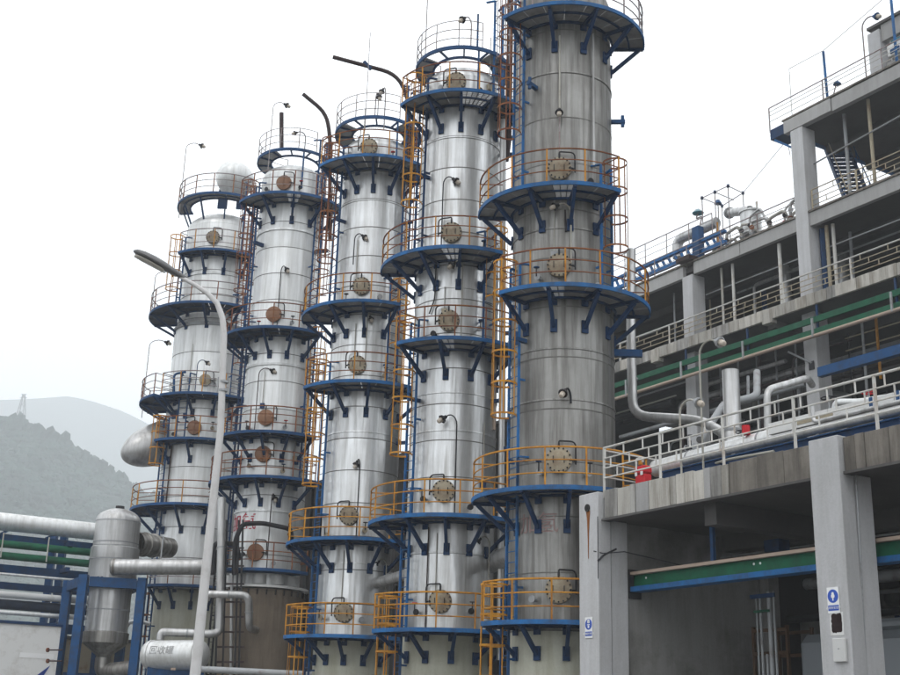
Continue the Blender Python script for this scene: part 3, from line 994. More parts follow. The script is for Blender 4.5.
# ---- tower 1: the stout one at the left
t1 = thing('distillation_tower', 'stout white tower ending the row at left, small tank on top, drum on its flank', 'tower', (*C1, 0), 0, GRP)
lathe('skirt', 'skirt_cream', t1, [(1.80, 0), (1.80, 7.6), (1.6, 7.6)], at_axis(C1), 48)
shell(t1, C1, 2.02, 7.62, 20.9, 'clad_white', 1.45, 9, 0.1)
lathe('shoulder', 'clad_white', t1, [(2.02, 20.9), (2.02, 21.0), (1.92, 21.25)], at_axis(C1), 48)
band(t1, C1, 2.02, 20.92, 0.16, 'steel', th=0.07)
shell(t1, C1, 1.92, 21.25, 26.5, 'clad_white', 1.3, 9, 0.1)
band(t1, C1, 1.92, 23.7, 0.12, 'clad_white', th=0.05)
lathe('dished_head', 'clad_white', t1, [(1.92, 26.5)] + dish(1.92, 26.52, 1.0, 8), at_axis(C1), 44)
platform(t1, C1, 1.80, 27.95, 2.55, -100, 42, ('rust_red', 'rail_grey'), deck='deck_grey', edge='blue', drop=0.7, brackets=False)
for a in (-95, -60, -25, 10, 40):
    bar('support_post', 'blue_dark', t1, P(C1, 1.80, a, 26.7), P(C1, 2.3, a, 27.86), 0.07, 0.07)
platform(t1, C1, 1.92, 24.72, 2.75, -42, 46, ('orange', 'rail_grey'), deck='deck_dark', edge='blue')
platform(t1, C1, 1.98, 21.62, 3.40, -102, 34, ('rust_red', 'rail_grey'), deck='deck_dark', edge='blue', drop=0.8)
platform(t1, C1, 2.02, 16.95, 3.40, -106, -40, ('rust_red', 'rail_grey'), deck='deck_dark', edge='blue', drop=0.8)
platform(t1, C1, 2.02, 17.0, 3.10, -38, 48, ('orange', 'rail_grey'), deck='deck_dark', edge='blue', drop=0.8)
platform(t1, C1, 2.02, 14.75, 3.0, -42, 30, ('orange', 'rust_red'), deck='deck_dark', edge='blue', drop=0.9)
platform(t1, C1, 2.02, 11.5, 3.30, -100, 22, ('orange', 'rust_red'), deck='deck_dark', edge='blue', drop=1.1)
platform(t1, C1, 1.80, 7.75, 2.70, -40, 40, ('rust_red', 'rail_grey'), deck='deck_dark', edge='blue', drop=0.9)
ladder(t1, C1, 1.95, 44, 21.6, 28.9, 23.2, 28.2, blue='blue', cage='rust_red')
ladder(t1, C1, 1.95, -55, 21.6, 25.8, 22.9, 25.8, blue='blue', cage='orange')
ladder(t1, C1, 2.05, 44, 14.8, 22.6, 18.8, 22.4, blue='blue', cage='rust_red')
ladder(t1, C1, 2.05, -20, 14.75, 18.2, None, None, blue='blue')
ladder(t1, C1, 2.05, -46, 11.5, 16.0, 13.6, 16.0, blue='blue', cage='orange')
ladder(t1, C1, 1.85, -50, 0.1, 12.4, 2.4, 7.4, blue='blue', cage='rust_red')
manhole(t1, C1, 1.92, MH+6, 25.62, 0.36, 'manhole_cream', 1)
manhole(t1, C1, 2.02, MH+6, 15.45, 0.36, 'manhole_rust', -1, 'plain')
manhole(t1, C1, 2.02, 5, 17.9, 0.30, 'manhole_cream', 1, 'plain')
# small tank on the head
W, L = along((-11.676, 59.600, 29.184), (-12.353, 61.800, 30.498))
lathe('top_tank', 'clad_white', t1, [(0, -0.55)] + [(0.95*math.sin(PI/2*k/6), -0.55*math.cos(PI/2*k/6)) for k in range(1, 6)] + [(0.95, 0), (0.97, 0.02), (0.97, 0.12), (0.95, 0.14), (0.95, 1.6)] + dish(0.95, 1.62, 0.5), W, 36)
for q in (-0.5, 0.5):
    b = Vector((-11.965, 60.500, 29.657))
    bar('tank_saddle', 'blue_dark', t1, b+Vector((q, 0, -1.7)), b+Vector((q, 0, -0.6)), 0.12, 0.5)
# big drum on its left flank
W, L = along((-14.126, 60.600, 15.187), (-15.230, 59.600, 14.412))
lathe('side_drum', 'clad_pipe', t1, [(1.04, -1.0), (1.06, 0.0), (1.09, 0.02), (1.09, 0.14), (1.06, 0.16)] + dish(1.06, 0.45, 2.25, 12), W, 40)
gooseneck(t1, P(C1, 2.5, -62, 27.0), (-14.234, 59.600, 31.407)[2], (0.75, 0, 0), 0, s=1.3, r=0.02)
gooseneck(t1, P(C1, 3.35, -86, 21.5), 24.3, (0.85, 0, 0), 0, s=1.3, r=0.02)
gooseneck(t1, P(C1, 3.35, -92, 16.4), 20.6, (0.85, 0, 0), 0, s=1.3, r=0.02)
gooseneck(t1, P(C1, 2.9, -2, 17.0), 18.7, (0.4, 0, 0), 0, s=1.1, mat='blue_dark')
pipe('conduit', 'blue', t1, [(-13.589, 58.600, 17.023), (-13.695, 58.600, 18.103), (-13.109, 58.600, 18.226)], 0.06, 0.2)
pipe('conduit', 'rust_pipe', t1, [P(C1, 2.06, -38, 11.6), P(C1, 2.06, -38, 14.6)], 0.03)

CL = random.Random(33)
for t_, C_, r_, zs in ((t5, C5, 1.55, (4.42, 8.0, 13.87, 17.05)), (t4, C4, 1.46, (4.52, 8.02, 13.82, 17.02, 23.0)), (t3, C3, 1.42, (4.64, 8.04, 13.86, 17.02, 23.1)), (t2, C2, 1.50, (7.75, 11.56, 13.52, 18.18, 24.65)), (t1, C1, 2.02, (11.5, 14.75, 17.0))):
    for z_ in zs:
        for a_ in (CL.uniform(-44, -26), CL.uniform(12, 34)):
            h_ = CL.uniform(0.25, 0.75)
            b_ = P(C_, r_-0.02, a_, z_+h_)
            d_ = dirv(R(a_))
            rod('nozzle', CL.choice(('clad_pipe', 'steel', 'black_iron')), t_, b_, b_+d_*0.22, 0.05, 10)
            rod('nozzle_flange', CL.choice(('black_iron', 'steel', 'manhole_cream')), t_, b_+d_*0.20, b_+d_*0.25, 0.10, 12)
            if CL.random() < 0.6:
                rod('valve_stem', 'black_iron', t_, b_+d_*0.30, b_+d_*0.30+UP*0.28, 0.02, 6)
                rod('hand_wheel', CL.choice(('red', 'black_iron', 'blue')), t_, b_+d_*0.30+UP*0.27, b_+d_*0.30+UP*0.29, 0.09, 12)
        if CL.random() < 0.7:
            a_ = CL.uniform(-20, -14) if CL.random() < 0.5 else CL.uniform(38, 46)
            b_ = P(C_, r_+0.05, a_, z_+CL.uniform(0.7, 1.3))
            bar('junction_box', CL.choice(('steel', 'rail_cream', 'blue_dark')), t_, b_, b_+UP*0.24, 0.18, 0.10, side=dirv(R(a_)))
            pipe('conduit', 'galvanised', t_, [b_+UP*0.2, b_+UP*CL.uniform(1.0, 2.4)], 0.016, 0, 6)
# ---- pipes that run beside and between the towers
cp = thing('riser_pipe', 'pale insulated riser pipe standing in the gap left of the nearest tower', 'pipe', (1.988, 39.500, 4.356))
pipe('pipe_run', 'clad_pipe', cp, [(1.872, 39.500, 3.742), (1.818, 39.500, 11.137), (1.674, 39.500, 22.606)], 0.11)
pipe('pipe_run', 'beige', cp, [(1.573, 40.000, 11.249), (1.490, 40.000, 15.885), (1.459, 40.000, 19.677)], 0.06)
for y in ((503,870), (503,330), (503,250)): pass
for z in (10.5, 14.5, 19.0):
    bar('pipe_clamp', 'blue_dark', cp, (1.75, 39.5, z), (2.4, 39.3, z), 0.1, 0.12)
cp = thing('crossover_duct', 'grey insulated duct crossing between the two nearest towers below their second platforms', 'pipe', (1.640, 39.000, 6.781), 0, 'crossover ducts between towers')
pipe('pipe_run', 'clad_pipe', cp, [(0.834, 41.000, 6.624), (1.683, 40.000, 6.850), (2.468, 37.200, 6.931)], 0.32)
band_pts = along((1.826, 39.600, 6.898), (2.343, 37.600, 6.892))[0]
lathe('clamp_ring', 'steel', cp, [(0.32, 0), (0.345, 0), (0.345, 0.06), (0.32, 0.06)], band_pts, 24)
cp = thing('crossover_duct', 'narrow grey duct crossing between the middle tower and the silver one right of it', 'pipe', (-1.761, 43.000, 6.515), 0, 'crossover ducts between towers')
pipe('pipe_run', 'clad_pipe', cp, [(-2.591, 45.500, 6.634), (-1.679, 43.500, 6.645), (-1.038, 41.500, 6.596)], 0.20)
lathe('clamp_ring', 'steel', cp, [(0.20, 0), (0.225, 0), (0.225, 0.06), (0.20, 0.06)], along((-1.874, 44.000, 6.663), (-1.487, 43.000, 6.627))[0], 20)

# dark service block behind the foot of the towers
sb = thing('service_building', 'dark brown low block behind the feet of the towers', 'building', g(27, 34, 0), YAW)
gbox('wall', 'dark_brown_wall', sb, 25.2, 27.5, 34.2, 61.0, 0, 12.6)
for k in range(11):
    gbox('wall_pier', 'dark_wall', sb, 25.06, 25.2, 34.4+k*2.3, 34.7+k*2.3, 0, 12.5)
gbox('roof_coping', 'soffit', sb, 25.1, 27.6, 34.1, 61.1, 12.6, 12.75)
for k in range(11):
    gbox('window', 'black_hole', sb, 25.13, 25.19, 35.1+k*2.3, 36.3+k*2.3, 5.2, 7.2)

# ---------------------------------------------------------------- the near concrete building with the pipe terrace
nb = thing('concrete_building', 'near one-storey concrete building with white columns and a pipe terrace on its roof', 'building', g(20, 20, 0), YAW)
SL0, SL1 = 6.95, 7.68
for s0, s1, nm in ((24.8, 25.6, 1), (16.87, 17.66, 2), (8.94, 9.73, 3)):
    gbox('column', 'column_white', nb, 20.0, 20.42, s0, s1, 0, SL1-0.02+(0.06 if nm == 2 else 0), 0.015)
    gbox('column', 'column_white', nb, 20.46, 21.0, s0+0.03, s1-0.03, 0, SL0-0.005, 0.012)
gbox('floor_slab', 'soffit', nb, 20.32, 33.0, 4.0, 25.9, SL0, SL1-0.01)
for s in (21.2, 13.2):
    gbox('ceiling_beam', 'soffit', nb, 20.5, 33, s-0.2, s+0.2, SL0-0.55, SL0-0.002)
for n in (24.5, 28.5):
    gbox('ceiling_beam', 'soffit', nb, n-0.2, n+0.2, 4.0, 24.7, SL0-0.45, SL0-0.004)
# edge beam: cast in boards, each with its own tone and joint
rnd = random.Random(5)
s = 24.72
while s > 20.25:
    w = rnd.choice((0.22, 0.30, 0.36, 0.48, 0.52))
    s2 = max(20.2, s-w)
    pr = rnd.uniform(0.0, 0.035)
    gbox('edge_panel', rnd.choice(('fascia', 'fascia_pale', 'fascia', 'fascia_pale', 'beam_paint')), nb, 20.16-pr, 20.30, s2+0.012, s, SL0+rnd.uniform(0, 0.02), SL1+rnd.uniform(-0.02, 0.02), 0.006)
    s = s2
for a, b in ((17.68, 18.5), (18.5, 19.3), (19.3, 20.18), (12.4, 13.6), (13.6, 14.9), (14.9, 15.7), (15.7, 16.3), (16.3, 16.55), (16.55, 16.85), (9.8, 12.4)):
    gbox('edge_panel', 'fascia_brown', nb, 20.15-rnd.uniform(0, 0.02), 20.30, a+0.006, b-0.006, SL0, SL1+rnd.uniform(-0.01, 0.01), 0.008)
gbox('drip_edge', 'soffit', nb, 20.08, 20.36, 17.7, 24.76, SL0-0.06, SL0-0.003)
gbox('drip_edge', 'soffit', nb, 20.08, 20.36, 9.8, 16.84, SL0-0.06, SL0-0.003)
# end wall inside the first bay, then the dark hall
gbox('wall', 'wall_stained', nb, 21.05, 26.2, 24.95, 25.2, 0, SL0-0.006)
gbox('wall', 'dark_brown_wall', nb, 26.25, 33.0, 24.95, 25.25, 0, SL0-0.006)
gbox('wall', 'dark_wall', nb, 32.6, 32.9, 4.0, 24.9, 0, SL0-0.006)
gbox('wall_pier', 'wall_stained', nb, 25.9, 26.3, 24.6, 24.93, 0, SL0-0.01)
gbox('wall', 'wall_stained', nb, 27.4, 27.6, 21.8, 24.9, 0, 4.9)
for z in (2.2, 4.1):
    pipe('wall_duct', 'fascia_brown', nb, [g(30.5, 24.5, z+1.6), g(30.5, 6, z+1.6)], 0.28)
rod('wall_conduit', 'steel', nb, g(24.3, 24.8, 6.35), g(24.3, 9.0, 6.35), 0.025)
rod('wall_conduit', 'steel', nb, g(24.3, 20.6, 6.35), g(24.3, 20.6, 5.2), 0.03)
gbox('ceiling_fixture', 'blue_dark', nb, 23.6, 24.0, 22.0, 22.5, 6.2, 6.5)
for k, (s, z) in enumerate(((25.2, 7.25),)):
    pass
# drain hole with its rust streak in the left column
lathe('drain_hole', 'black_hole', nb, [(0, 0), (0.10, 0), (0.10, 0.02), (0, 0.02)], along(g(19.985, 25.22, 7.28), g(19.90, 25.22, 7.28))[0], 18)
bm = bmesh.new()
pts = [(0.085, 0), (0.05, -0.25), (0.03, -0.6), (0.012, -1.25), (-0.012, -1.25), (-0.03, -0.62), (-0.055, -0.25), (-0.085, 0)]
vs = [bm.verts.new((0, y, z)) for y, z in pts]
f = bm.faces.new(vs)
bmesh.ops.solidify(bm, geom=[f], thickness=0.004)
link('rust_streak', mesh_from(bm, 'rust_streak', 'rust_stain', smooth=False), nb, frame(g(19.992, 25.2, 7.20), NV, BV, ZV, 1, 1, 1))
pipe('cable', 'black_iron', nb, [g(19.98, 24.79, 7.0), g(19.975, 24.785, 5.9), g(19.98, 24.79, 5.4)], 0.011)
pipe('cable', 'black_iron', nb, [g(19.97, 24.95, 6.12), g(20.1, 24.72, 6.05), g(20.7, 24.6, 6.14), g(24.5, 24.75, 5.85)], 0.014)
pipe('cable', 'black_iron', nb, [g(19.98, 24.80, 5.85), g(20.1, 24.72, 6.0), g(20.5, 24.68, 6.2)], 0.025)
rod('conduit', 'steel', nb, g(20.44, 17.0, 0), g(20.44, 16.82, 6.9), 0.02)

# crane beam behind the columns
cb = thing('crane_beam', 'long green beam with blue lower flange hung inside the near building', 'beam', g(21.2, 24.9, 5.2), YAW)
gbox('web', 'green', cb, 21.25, 21.35, 5.0, 24.88, 5.30, 5.60)
gbox('upper_flange', 'beige', cb, 21.12, 21.50, 5.0, 24.88, 5.603, 5.68)
gbox('lower_flange', 'blue_bright', cb, 21.12, 21.50, 5.0, 24.88, 5.17, 5.298)
gbox('end_plate', 'black_iron', cb, 21.1, 21.5, 24.885, 24.93, 5.0, 5.75)
for s in (22.0, 13.6, 14.6):
    gbox('hanger', 'blue', cb, 21.27, 21.36, s-0.05, s+0.05, 5.69, 6.94)
for s in (24.4, 20.6, 20.4, 16.2, 15.0):
    rod('bolt', 'sign_white', cb, g(21.24, s, 5.5), g(21.25, s, 5.5), 0.03, 8)

rn = random.Random(12)
for k in range(9):
    n = rn.uniform(26.5, 31.5); z = rn.uniform(2.5, 6.2)
    rod('hall_pipe', rn.choice(('steel', 'fascia_brown', 'blue_dark', 'dark_wall')), nb, g(n, 24.5, z), g(n, 8.0, z), rn.choice((0.06, 0.10, 0.16)), 10)
for k in range(7):
    n = rn.uniform(26.5, 31.5); s = rn.uniform(10, 23)
    rod('hall_pipe', rn.choice(('steel', 'dark_wall', 'blue_dark')), nb, g(n, s, 0), g(n, s, 6.3), rn.choice((0.05, 0.09)), 10)

def hall(name, label, cat, parts, loc):
    t = thing(name, label, cat, loc, YAW)
    for p in parts: p(t)
    return t

# conduits, shelf and tank inside
t = thing('conduit_bundle', 'bundle of upright steel conduits below the green beam', 'pipes', g(23.0, 22.0, 0), YAW)
for ds, r, z1 in ((0.0, 0.035, 5.0), (0.13, 0.025, 5.0), (-0.30, 0.06, 5.1), (-0.45, 0.03, 5.1), (-0.15, 0.03, 3.6)):
    rod('conduit', 'steel', t, g(23.0, 22.15+ds, 0), g(23.0, 22.15+ds, z1), r)
gbox('clamp_bar', 'blue_dark', t, 22.9, 22.95, 21.6, 22.4, 4.95, 5.05)
gbox('clamp_bar', 'green', t, 22.9, 22.95, 21.8, 22.3, 4.6, 4.66)
t = thing('wooden_crate', 'wooden slatted crate standing in the dark hall left of the conduits', 'crate', g(25.6, 24.3, 2.4), YAW)
for z in (2.4, 3.1, 3.75, 4.35):
    for n in (25.0, 26.0):
        gbox('slat', 'wood', t, n-0.02, n+0.02, 23.2, 24.4, z, z+0.09)
for s in (23.2, 24.4):
    for n in (25.03, 25.97):
        gbox('corner_post', 'wood', t, n-0.04, n+0.04, s-0.04, s+0.04, 0, 4.5)
gbox('base_board', 'wood', t, 25.0, 26.0, 23.2, 24.4, 2.3, 2.36)
t = thing('storage_tank', 'pale grey plastic tank standing in the dark hall left of the right column', 'tank', g(25, 20.6, 0), YAW)
gbox('tank_body', 'tank_plastic', t, 24.2, 26.2, 18.0, 22.2, 1.6, 4.15, 0.22)
gbox('tank_lid', 'tank_plastic', t, 24.6, 25.8, 18.4, 21.4, 4.18, 4.45, 0.08)
gbox('stand', 'dark_wall', t, 24.3, 26.1, 18.1, 22.1, 0, 1.58)

# signs on the columns
def sign(label, n, s, z, text, kind):
    t = thing('safety_sign', label, 'sign', g(n, s, z), YAW)
    gbox('plate', 'sign_white', t, n-0.012, n, s-0.15, s+0.15, z-0.26, z+0.26)
    W = frame(g(n-0.0125, s, z+0.08), -BV, ZV, -NV, 1, 1, 1)
    bm = bmesh.new(); cyl_bm(bm, (0, 0, -0.001), (0, 0, 0.003), 0.135, seg=32)
    link('blue_disc', mesh_from(bm, 'blue_disc', 'sign_blue'), t, W)
    bm = bmesh.new()
    if kind == 'mask':
        box_bm(bm, (0, 0.055, 0.004), 0.10, 0.05, 0.004)
        cyl_bm(bm, (0, 0.075, 0.002), (0, 0.075, 0.006), 0.05, seg=20)
        box_bm(bm, (0, -0.01, 0.004), 0.11, 0.022, 0.004)
        cyl_bm(bm, (0, -0.06, 0.002), (0, -0.06, 0.0055), 0.035, seg=16)
    else:
        cyl_bm(bm, (0, 0.05, 0.002), (0, 0.05, 0.006), 0.030, seg=20)
        box_bm(bm, (0, 0.0, 0.004), 0.085, 0.05, 0.004)
        cyl_bm(bm, (0, 0.0, 0.002), (0, 0.0, 0.0055), 0.044, seg=20)
        box_bm(bm, (0, -0.06, 0.004), 0.026, 0.06, 0.004)
    link('pictogram', mesh_from(bm, 'pictogram', 'sign_white', smooth=False), t, W)
    gbox('text_plate', 'sign_blue', t, n-0.016, n-0.0125, s-0.135, s+0.135, z-0.21, z-0.10)
    me = text_mesh(text, 0.062, 'sign_white', 0.001)
    link('lettering', me, t, frame(g(n-0.0185, s, z-0.155), -BV, ZV, -NV, 1, 1, 1))
sign('blue mask-wearing safety sign low on the left white column', 19.99, 25.19, 4.20, '必须戴防毒面具', 'mask')
sign('blue safety sign on the right white column above a rust patch', 19.99, 17.24, 4.34, '必须系安全带', 'belt')
t = thing('rusted_plate', 'rusted bare square plate between the sign and the white box on the right column', 'plate', g(19.99, 17.2, 3.9), YAW)
bm = bmesh.new()
rnd = random.Random(2)
vs = []
for k in range(28):
    a = 2*PI*k/28
    c, s_ = math.cos(a), math.sin(a)
    m = max(abs(c), abs(s_))
    vs.append(bm.verts.new((0, 0.145*c/m*(1-0.16*rnd.random()), 0.20*s_/m*(1-0.12*rnd.random()))))
f = bm.faces.new(vs)
bmesh.ops.solidify(bm, geom=[f], thickness=0.006)
link('rust_sheet', mesh_from(bm, 'rust_sheet', 'rust_pipe', smooth=False), t, frame(g(19.99, 17.2, 3.88), NV, BV, ZV, 1, 1, 1))
gbox('backing_edge', 'white_paint', t, 19.992, 19.999, 17.2-0.17, 17.2+0.17, 3.64, 4.10)
t = thing('junction_box', 'white flat junction box under the rusted plate on the right column', 'box', g(19.97, 17.14, 3.3), YAW)
gbox('box_cover', 'white_paint', t, 19.93, 19.999, 16.98, 17.30, 3.12, 3.58, 0.012)
gbox('latch', 'steel', t, 19.925, 19.93, 17.13, 17.16, 3.36, 3.39)

# terrace railing: posts, four rails, staggered short uprights
def railing(name, label, n, s0, s1, z, h, mats, post_step, group=None, pickets=True, mid=(0.26, 0.5, 0.74), r=0.022, pick_step=0.9, top_r=0.03):
    t = thing(name, label, 'railing', g(n, s0, z), YAW, group)
    for hz in mid:
        rod('rail', mats[1], t, g(n, s0, z+h*hz), g(n, s1, z+h*hz), r*0.8, 6)
    rod('top_rail', mats[0], t, g(n, s0, z+h), g(n, s1, z+h), top_r, 8)
    k = max(1, int(round(abs(s1-s0)/post_step)))
    for i in range(k+1):
        s = s0+(s1-s0)*i/k
        bar('railing_post', mats[0], t, g(n+0.002, s, z-0.25), g(n+0.002, s, z+h-0.01), r*2.3, r*2.3)
    if pickets:
        lv = [0] + list(mid) + [1]
        for row in range(1, len(lv)-1+0):
            s = min(s0, s1) + pick_step*(0.3 + 0.35*(row % 3))
            while s < max(s0, s1):
                rod('picket', mats[2], t, g(n, s, z+h*lv[row]), g(n, s, z+h*lv[row+1]), r*0.8, 6)
                s += pick_step
    return t
railing('railing', 'white pipe railing along the edge of the near terrace', 20.2, 24.78, 5.0, 7.75, 1.09, ('rail_white', 'rail_white', 'rail_white'), 2.2, pick_step=0.75, r=0.026, top_r=0.032)
railing('railing', 'rusty cream railing at the back of the near terrace, seen between the pipes', 25.5, 24.8, 5.0, 7.7, 1.1, ('rail_cream', 'rail_cream', 'rail_cream'), 1.8, pick_step=1.1)
t = thing('railing', 'short white and orange end railing where the terrace meets the tower platform', 'railing', g(22, 24.9, 7.7), YAW)
for hz in (1.08, 0.72, 0.36):
    rod('rail', 'rail_white', t, g(20.25, 24.85, 7.72+hz), g(23.4, 24.85, 7.72+hz), 0.022, 6)
for n in (22.4, 23.4):
    bar('railing_post', 'orange', t, g(n, 24.85, 7.6), g(n, 24.85, 8.82), 0.06, 0.06)

# pipes on the terrace
t = thing('insulated_pipe', 'fat white insulated pipe lying behind the terrace railing', 'pipe', g(22.2, 24.4, 7.7), YAW)
pipe('pipe_run', 'clad_white', t, [g(21.8, 24.5, 8.46), g(21.8, 19.3, 8.56)], 0.23, seg=18)
lathe('end_cap', 'clad_white', t, [(0.235, 0)] + dish(0.235, 0.02, 0.12), along(g(21.8, 24.5, 8.46), g(21.8, 25.5, 8.46))[0], 20)
for s in (23.8, 22.6, 21.4, 20.2):
    gbox('pipe_saddle', 'blue', t, 21.65, 21.95, s-0.05, s+0.05, 7.7, 8.28)
for s in (23.2, 21.9, 20.7):
    lathe('clamp_ring', 'steel', t, [(0.22, 0), (0.242, 0), (0.242, 0.05), (0.22, 0.05)], along(g(21.8, s, 8.46+(24.5-s)*0.019), g(21.8, s-1, 8.48+(24.5-s)*0.019))[0], 20)
t = thing('cable_tray', 'white closed cable tray along the terrace, right part', 'cable tray', g(21.4, 20, 7.7), YAW)
for k in range(8):
    gbox('tray_cover', 'white_paint', t, 21.2, 21.62, 19.9-1.8*(k+1)+0.01, 19.9-1.8*k-0.01, 8.45+0.003*(k % 2), 8.72, 0.006)
for s in (16.9, 16.2, 15.6):
    gbox('clamp_strap', 'blue', t, 21.18, 21.64, s-0.04, s+0.04, 8.44, 8.735)
for k in range(5):
    gbox('stand', 'blue_dark', t, 21.3, 21.5, 19.0-2.4*k, 19.1-2.4*k, 7.7, 8.44)
gbox('label_plate', 'rail_cream', t, 21.19, 21.2, 17.95, 19.0, 8.52, 8.60)
t = thing('steam_pipe', 'grey round pipe below the white cable tray on the terrace', 'pipe', g(21.1, 20, 7.7), YAW)
pipe('pipe_run', 'clad_pipe', t, [g(21.02, 22.6, 8.24), g(21.02, 6, 8.26)], 0.11, seg=14)
pipe('branch', 'clad_pipe', t, [g(21.0, 18.35, 8.85), g(21.0, 18.35, 8.42), g(21.0, 12, 8.42)], 0.05, 0.15)
for k in range(5):
    gbox('pipe_foot', 'steel', t, 20.98, 21.06, 20.8-2.6*k, 20.9-2.6*k, 7.7, 8.2)
t = thing('channel_beam', 'blue steel channel lying along the terrace edge under the pipes', 'beam', g(21, 22, 7.7), YAW)
gbox('web', 'blue_dark', t, 20.92, 20.96, 5, 23.3, 7.86, 8.04)
gbox('flange', 'blue', t, 20.86, 21.04, 5, 23.3, 8.043, 8.07)
gbox('flange', 'blue', t, 20.86, 21.04, 5, 23.3, 7.83, 7.857)
# valves and elbows
def valve_group(label, n, s, z, sc=1.0, wheel='black_iron', body='clad_white', grp=None):
    t = thing('valve', label, 'valve', g(n, s, z), YAW, grp)
    rod('body', body, t, g(n, s+0.22*sc, z+0.25*sc), g(n, s-0.22*sc, z+0.25*sc), 0.10*sc, 14)
    for d in (-0.24, 0.24):
        rod('flange', 'steel', t, g(n, s+(d+0.02)*sc, z+0.25*sc), g(n, s+(d-0.02)*sc, z+0.25*sc), 0.15*sc, 16)
    rod('bonnet', body, t, g(n, s, z+0.25*sc), g(n, s, z+0.55*sc), 0.06*sc, 12)
    rod('stem', 'steel', t, g(n, s, z+0.5*sc), g(n, s, z+0.8*sc), 0.018*sc, 8)
    bm = bmesh.new()
    tube_bm(bm, [(0.14*sc*math.cos(2*PI*k/16), 0.14*sc*math.sin(2*PI*k/16), 0) for k in range(17)], 0.014*sc, 6)
    box_bm(bm, (0, 0, 0), 0.27*sc, 0.018*sc, 0.012*sc)
    box_bm(bm, (0, 0, 0), 0.018*sc, 0.27*sc, 0.012*sc)
    link('hand_wheel', mesh_from(bm, 'hand_wheel', wheel), t, frame(g(n, s, z+0.78*sc), NV, BV, ZV, 1, 1, 1))
    rod('foot', 'steel', t, g(n, s, z), g(n, s, z+0.2*sc), 0.03*sc, 8)
valve_group('white valve with handwheel between the terrace pipes, left of the silver stack', 22.8, 22.3, 8.2, 1.3)
valve_group('white valve on the terrace just left of the far concrete column', 22.8, 19.4, 8.5, 1.3)
valve_group('white valve on the terrace in front of the far concrete column', 22.9, 18.3, 8.5, 1.2, 'red')
valve_group('white valve at the right end of the terrace behind the cable tray', 22.8, 16.9, 8.55, 1.2)
valve_group('small black valve standing on the fat white pipe', 21.9, 23.3, 8.7, 0.6, 'black_iron', 'black_iron')
t = thing('silver_stack', 'silver upright duct standing on the terrace right of the tall lamp', 'duct', g(24, 23.8, 7.7), YAW)
lathe('duct_shell', 'clad_pipe', t, [(0.26, 0), (0.26, 2.0), (0.235, 2.05), (0.235, 3.75), (0, 3.75)], Matrix.Translation(g(24, 23.82, 7.7)), 24)
lathe('joint_ring', 'steel', t, [(0.25, 1.98), (0.275, 1.98), (0.275, 2.05), (0.25, 2.05)], Matrix.Translation(g(24, 23.82, 7.7)), 24)
t = thing('downcomer_pipe', 'pale pipe coming down beside the nearest tower and turning right above the terrace', 'pipe', g(24, 28, 8), 0)
pipe('pipe_run', 'clad_pipe', t, [(5.914, 37.600, 16.934), (5.834, 37.400, 13.969), (5.758, 36.800, 11.057), (7.561, 35.500, 10.662), (7.953, 34.400, 10.044), (8.246, 33.000, 9.209)], 0.15, 0.55, 14)
for q in ((5.820, 37.350, 13.547), (5.825, 37.100, 12.307)):
    lathe('clamp_ring', 'steel', t, [(0.15, 0), (0.165, 0), (0.165, 0.05), (0.15, 0.05)], Matrix.Translation(q), 18)
t = thing('bent_pipe', 'grey pipe rising from the terrace and bending right towards the far column', 'pipe', (8.372, 31.000, 9.300), YAW)
pipe('pipe_run', 'clad_pipe', t, [(8.628, 32.000, 9.272), (8.672, 32.000, 10.667), (10.118, 33.000, 11.338), (10.528, 34.000, 11.425)], 0.10, 0.25, 12)
t = thing('bent_pipe', 'rough lagged pipe elbows in the shadow behind the silver duct', 'pipe', (9.570, 38.000, 12.010), YAW)
pipe('pipe_run', 'steel', t, [(7.647, 36.000, 10.168), (8.886, 38.000, 11.855), (9.964, 38.000, 12.156), (10.266, 39.000, 13.263)], 0.12, 0.25, 12)
pipe('branch', 'steel', t, [(9.673, 38.000, 12.147), (9.704, 38.000, 12.819)], 0.05, 0, 8)
for a, b in (((690,431,34), (760,462,29)), ((740,452,29), (800,447,27)), ((780,418,32), (850,402,29)), ((700,470,28), (768,474,27))): pass
t = thing('small_pipes', 'tangle of thin branch pipes between the terrace pipes', 'pipes', g(22, 20, 7.7), YAW)
pipe('branch', 'galvanised', t, [g(21.6, 22.9, 8.15), g(20.6, 20.6, 7.9), g(20.6, 19.2, 7.85)], 0.035, 0.1)
pipe('branch', 'clad_white', t, [g(22.8, 21.9, 8.75), g(23.2, 20.9, 8.95), g(22.6, 20.1, 8.5)], 0.11, 0.3)
pipe('branch', 'clad_white', t, [g(23.4, 19.0, 9.35), g(23.4, 19.0, 9.0), g(22.8, 17.4, 9.0)], 0.05, 0.15)
pipe('branch', 'clad_white', t, [g(23.4, 17.7, 8.7), g(23.4, 17.7, 9.5)], 0.06)
pipe('branch', 'clad_white', t, [g(23.4, 16.4, 8.7), g(23.4, 16.4, 9.35), g(23.4, 15.4, 9.2)], 0.06, 0.2)
pipe('branch', 'clad_white', t, [g(22.4, 18.9, 8.7), g(22.4, 18.9, 9.25), g(22.4, 18.2, 9.1), g(22.4, 16.9, 9.0)], 0.08, 0.2)
t = thing('extinguisher_cabinet', 'red cabinet with white latches standing behind the left end of the terrace railing', 'cabinet', g(21, 24.2, 7.7), YAW)
gbox('cabinet_body', 'red', t, 20.9, 21.15, 23.98, 24.36, 7.7, 8.14, 0.02)
gbox('cabinet_lid', 'red', t, 20.88, 21.17, 23.97, 24.37, 8.16, 8.36, 0.03)
for s in (24.06, 24.28):
    gbox('latch', 'sign_white', t, 20.86, 20.88, s-0.04, s+0.04, 8.10, 8.20)
